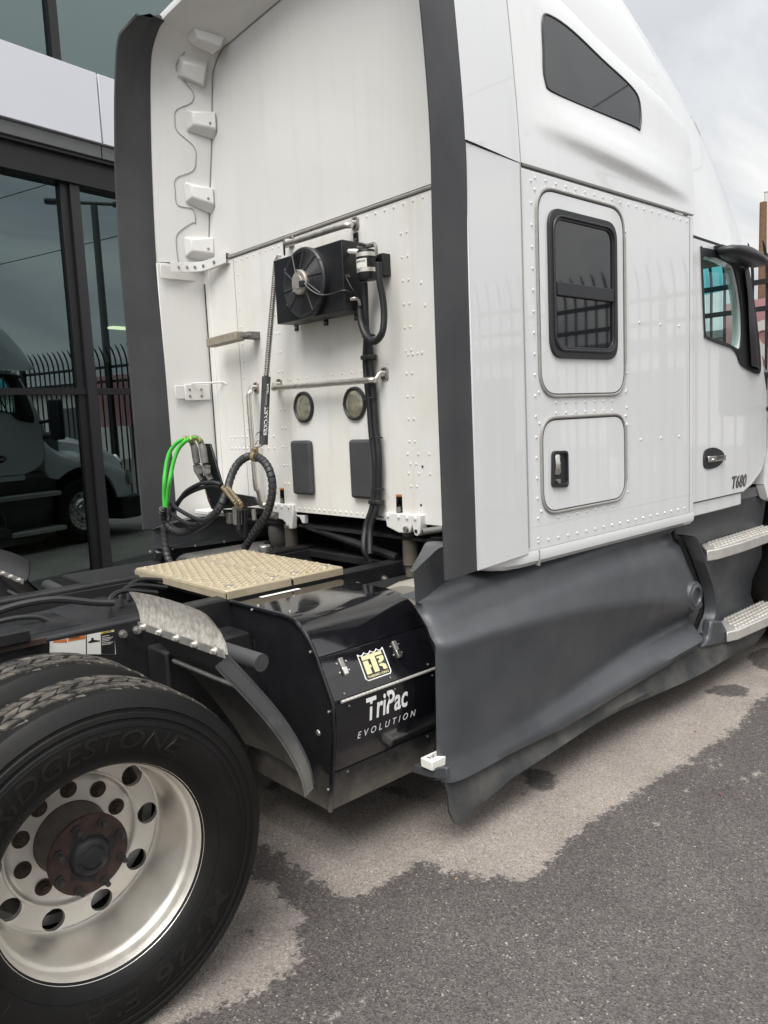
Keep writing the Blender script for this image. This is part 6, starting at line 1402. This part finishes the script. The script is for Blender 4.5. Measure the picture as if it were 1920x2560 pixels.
wrapped([B3(*p, x) for p, x in zip(loop, lx)], .0222, TH)
wrapped([B3(*p, XG-.14) for p in [(150, 1250), (150, 1340), (158, 1450), (175, 1560), (205, 1660), (240, 1720)]], .0215, TH)
cl_ = B3(1258, 395, 1.60)
# ---- spring tender
TS = thing('hose_tender', 'steel coil spring with black printed sleeve hanging from a grab handle', 'spring', tuple(B6(610, 1190, 1.60)))
r0 = B7(245, 335, 1.715); part('ring', MB().tube([r0+[.018*math.cos(a), .026*math.cos(a), .037*math.sin(a)] for a in np.linspace(0, 2*PI, 25)[:-1]], .005, 6, closed=True), 'trim', TS)
s0, s1, s2, s3 = B7(190, 430, 1.71), B7(150, 500, 1.70), B7(40, 1900, 1.655), B6(640, 1165, 1.62)
s2 = B6(655, 812, 1.655)
n = 1500; cs = []; ax = unit(s2-s1); u = unit(np.cross(ax, (1, 0, 0))); v = np.cross(ax, u); Ls = np.linalg.norm(s2-s1); turns = 64
for k in range(turns*9+1):
    t = k/(turns*9); a = 2*PI*turns*t; cs.append(s1*(1-t)+s2*t+.0125*(math.cos(a)*u+math.sin(a)*v))
part('coil_spring', MB().tube(cs, .0038, 5), 'steel', TS, ang=80)
part('spring_core', MB().tube([s1, s2], .0085, 8), 'gladhand', TS)
top = []
for k in range(40):
    t = k/39; a = 2*PI*4*t; top.append(s0*(1-t)+s1*t+.012*(math.cos(a)*u+math.sin(a)*v))
part('spring_hook', MB().tube(top, .0022, 5), 'steel', TS)
sv = part('sleeve', MB().tube([s2, s3], .0235, 16), 'rubber', TS, ang=40)
axd = unit(s3-s2); LS = np.linalg.norm(s3-s2); vw = unit(np.array([CAM[0], CAM[1], s2[2]])-s2); side = unit(np.cross(axd, vw))
def sleeve_text(s, t0, t1, hw, c, m_, nm, **kw):
    mb = MB(); vs, fs, mn, mx_ = text2d(s, **kw); out = []
    for p in vs:
        uu = (p[0]-mn[0])/(mx_[0]-mn[0]); vv = (p[1]-mn[1])/(mx_[1]-mn[1])-.5; a = (c-vv*2*hw)
        out.append(s2+axd*LS*(t0+(t1-t0)*uu)+.0242*(math.cos(a)*vw+math.sin(a)*SD))
    mb.add(out, fs); part(nm, mb, m_, sv, flat=True)
SD = -side if (side@_r2) < 0 else side
sleeve_text('PHILLIPS', .11, .25, .24, .45, 'decal', 'sleeve_lettering', off=.03)
sleeve_text('TRACKER', .44, .86, .42, .35, 'decal', 'sleeve_lettering', shear=.3, off=.03)
mb = MB(); facepoly(mb, [s2+axd*LS*t+.0242*(math.cos(a)*vw+math.sin(a)*SD) for t, a in ((.24, .05), (.42, -.05), (.42, .45), (.26, .35))]); part('sleeve_stripe', mb, 'steel', sv, flat=True)
part('snap_clip', MB().tube([s3+axd*(-.02)+[0, .015, 0], B6(612, 1140, 1.61), B6(598, 1165, 1.605)], .0035, 6).tube([s3, B6(615, 1178, 1.605)], .004, 6), 'chrome', TS)
part('snap_wire', MB().tube(spline([B6(632, 1098, 1.60), B6(612, 1102, 1.60), B6(600, 1120, 1.60)], 4), .0022, 5), 'rust', TS)
q = B6(600, 1190, 1.60); part('clamp_bolt', MB().tube([q, q+[-.02, 0, 0]], .011, 6), 'brass', TS)
hc = B6(598, 1228, 1.60); tdir = unit(B3(1310, 415, 1.60)-B3(1200, 395, 1.60))
part('hose_clamp', MB().tube([hc-tdir*.016, hc+tdir*.016], .0275, 16).obox(q+[.004, 0, -.012], (.006, 0, 0), (0, .011, 0), (0, 0, .028)), 'tan', TS, ang=40)
for o in list(bpy.data.objects):
    if '_b' in o: del o['_b']
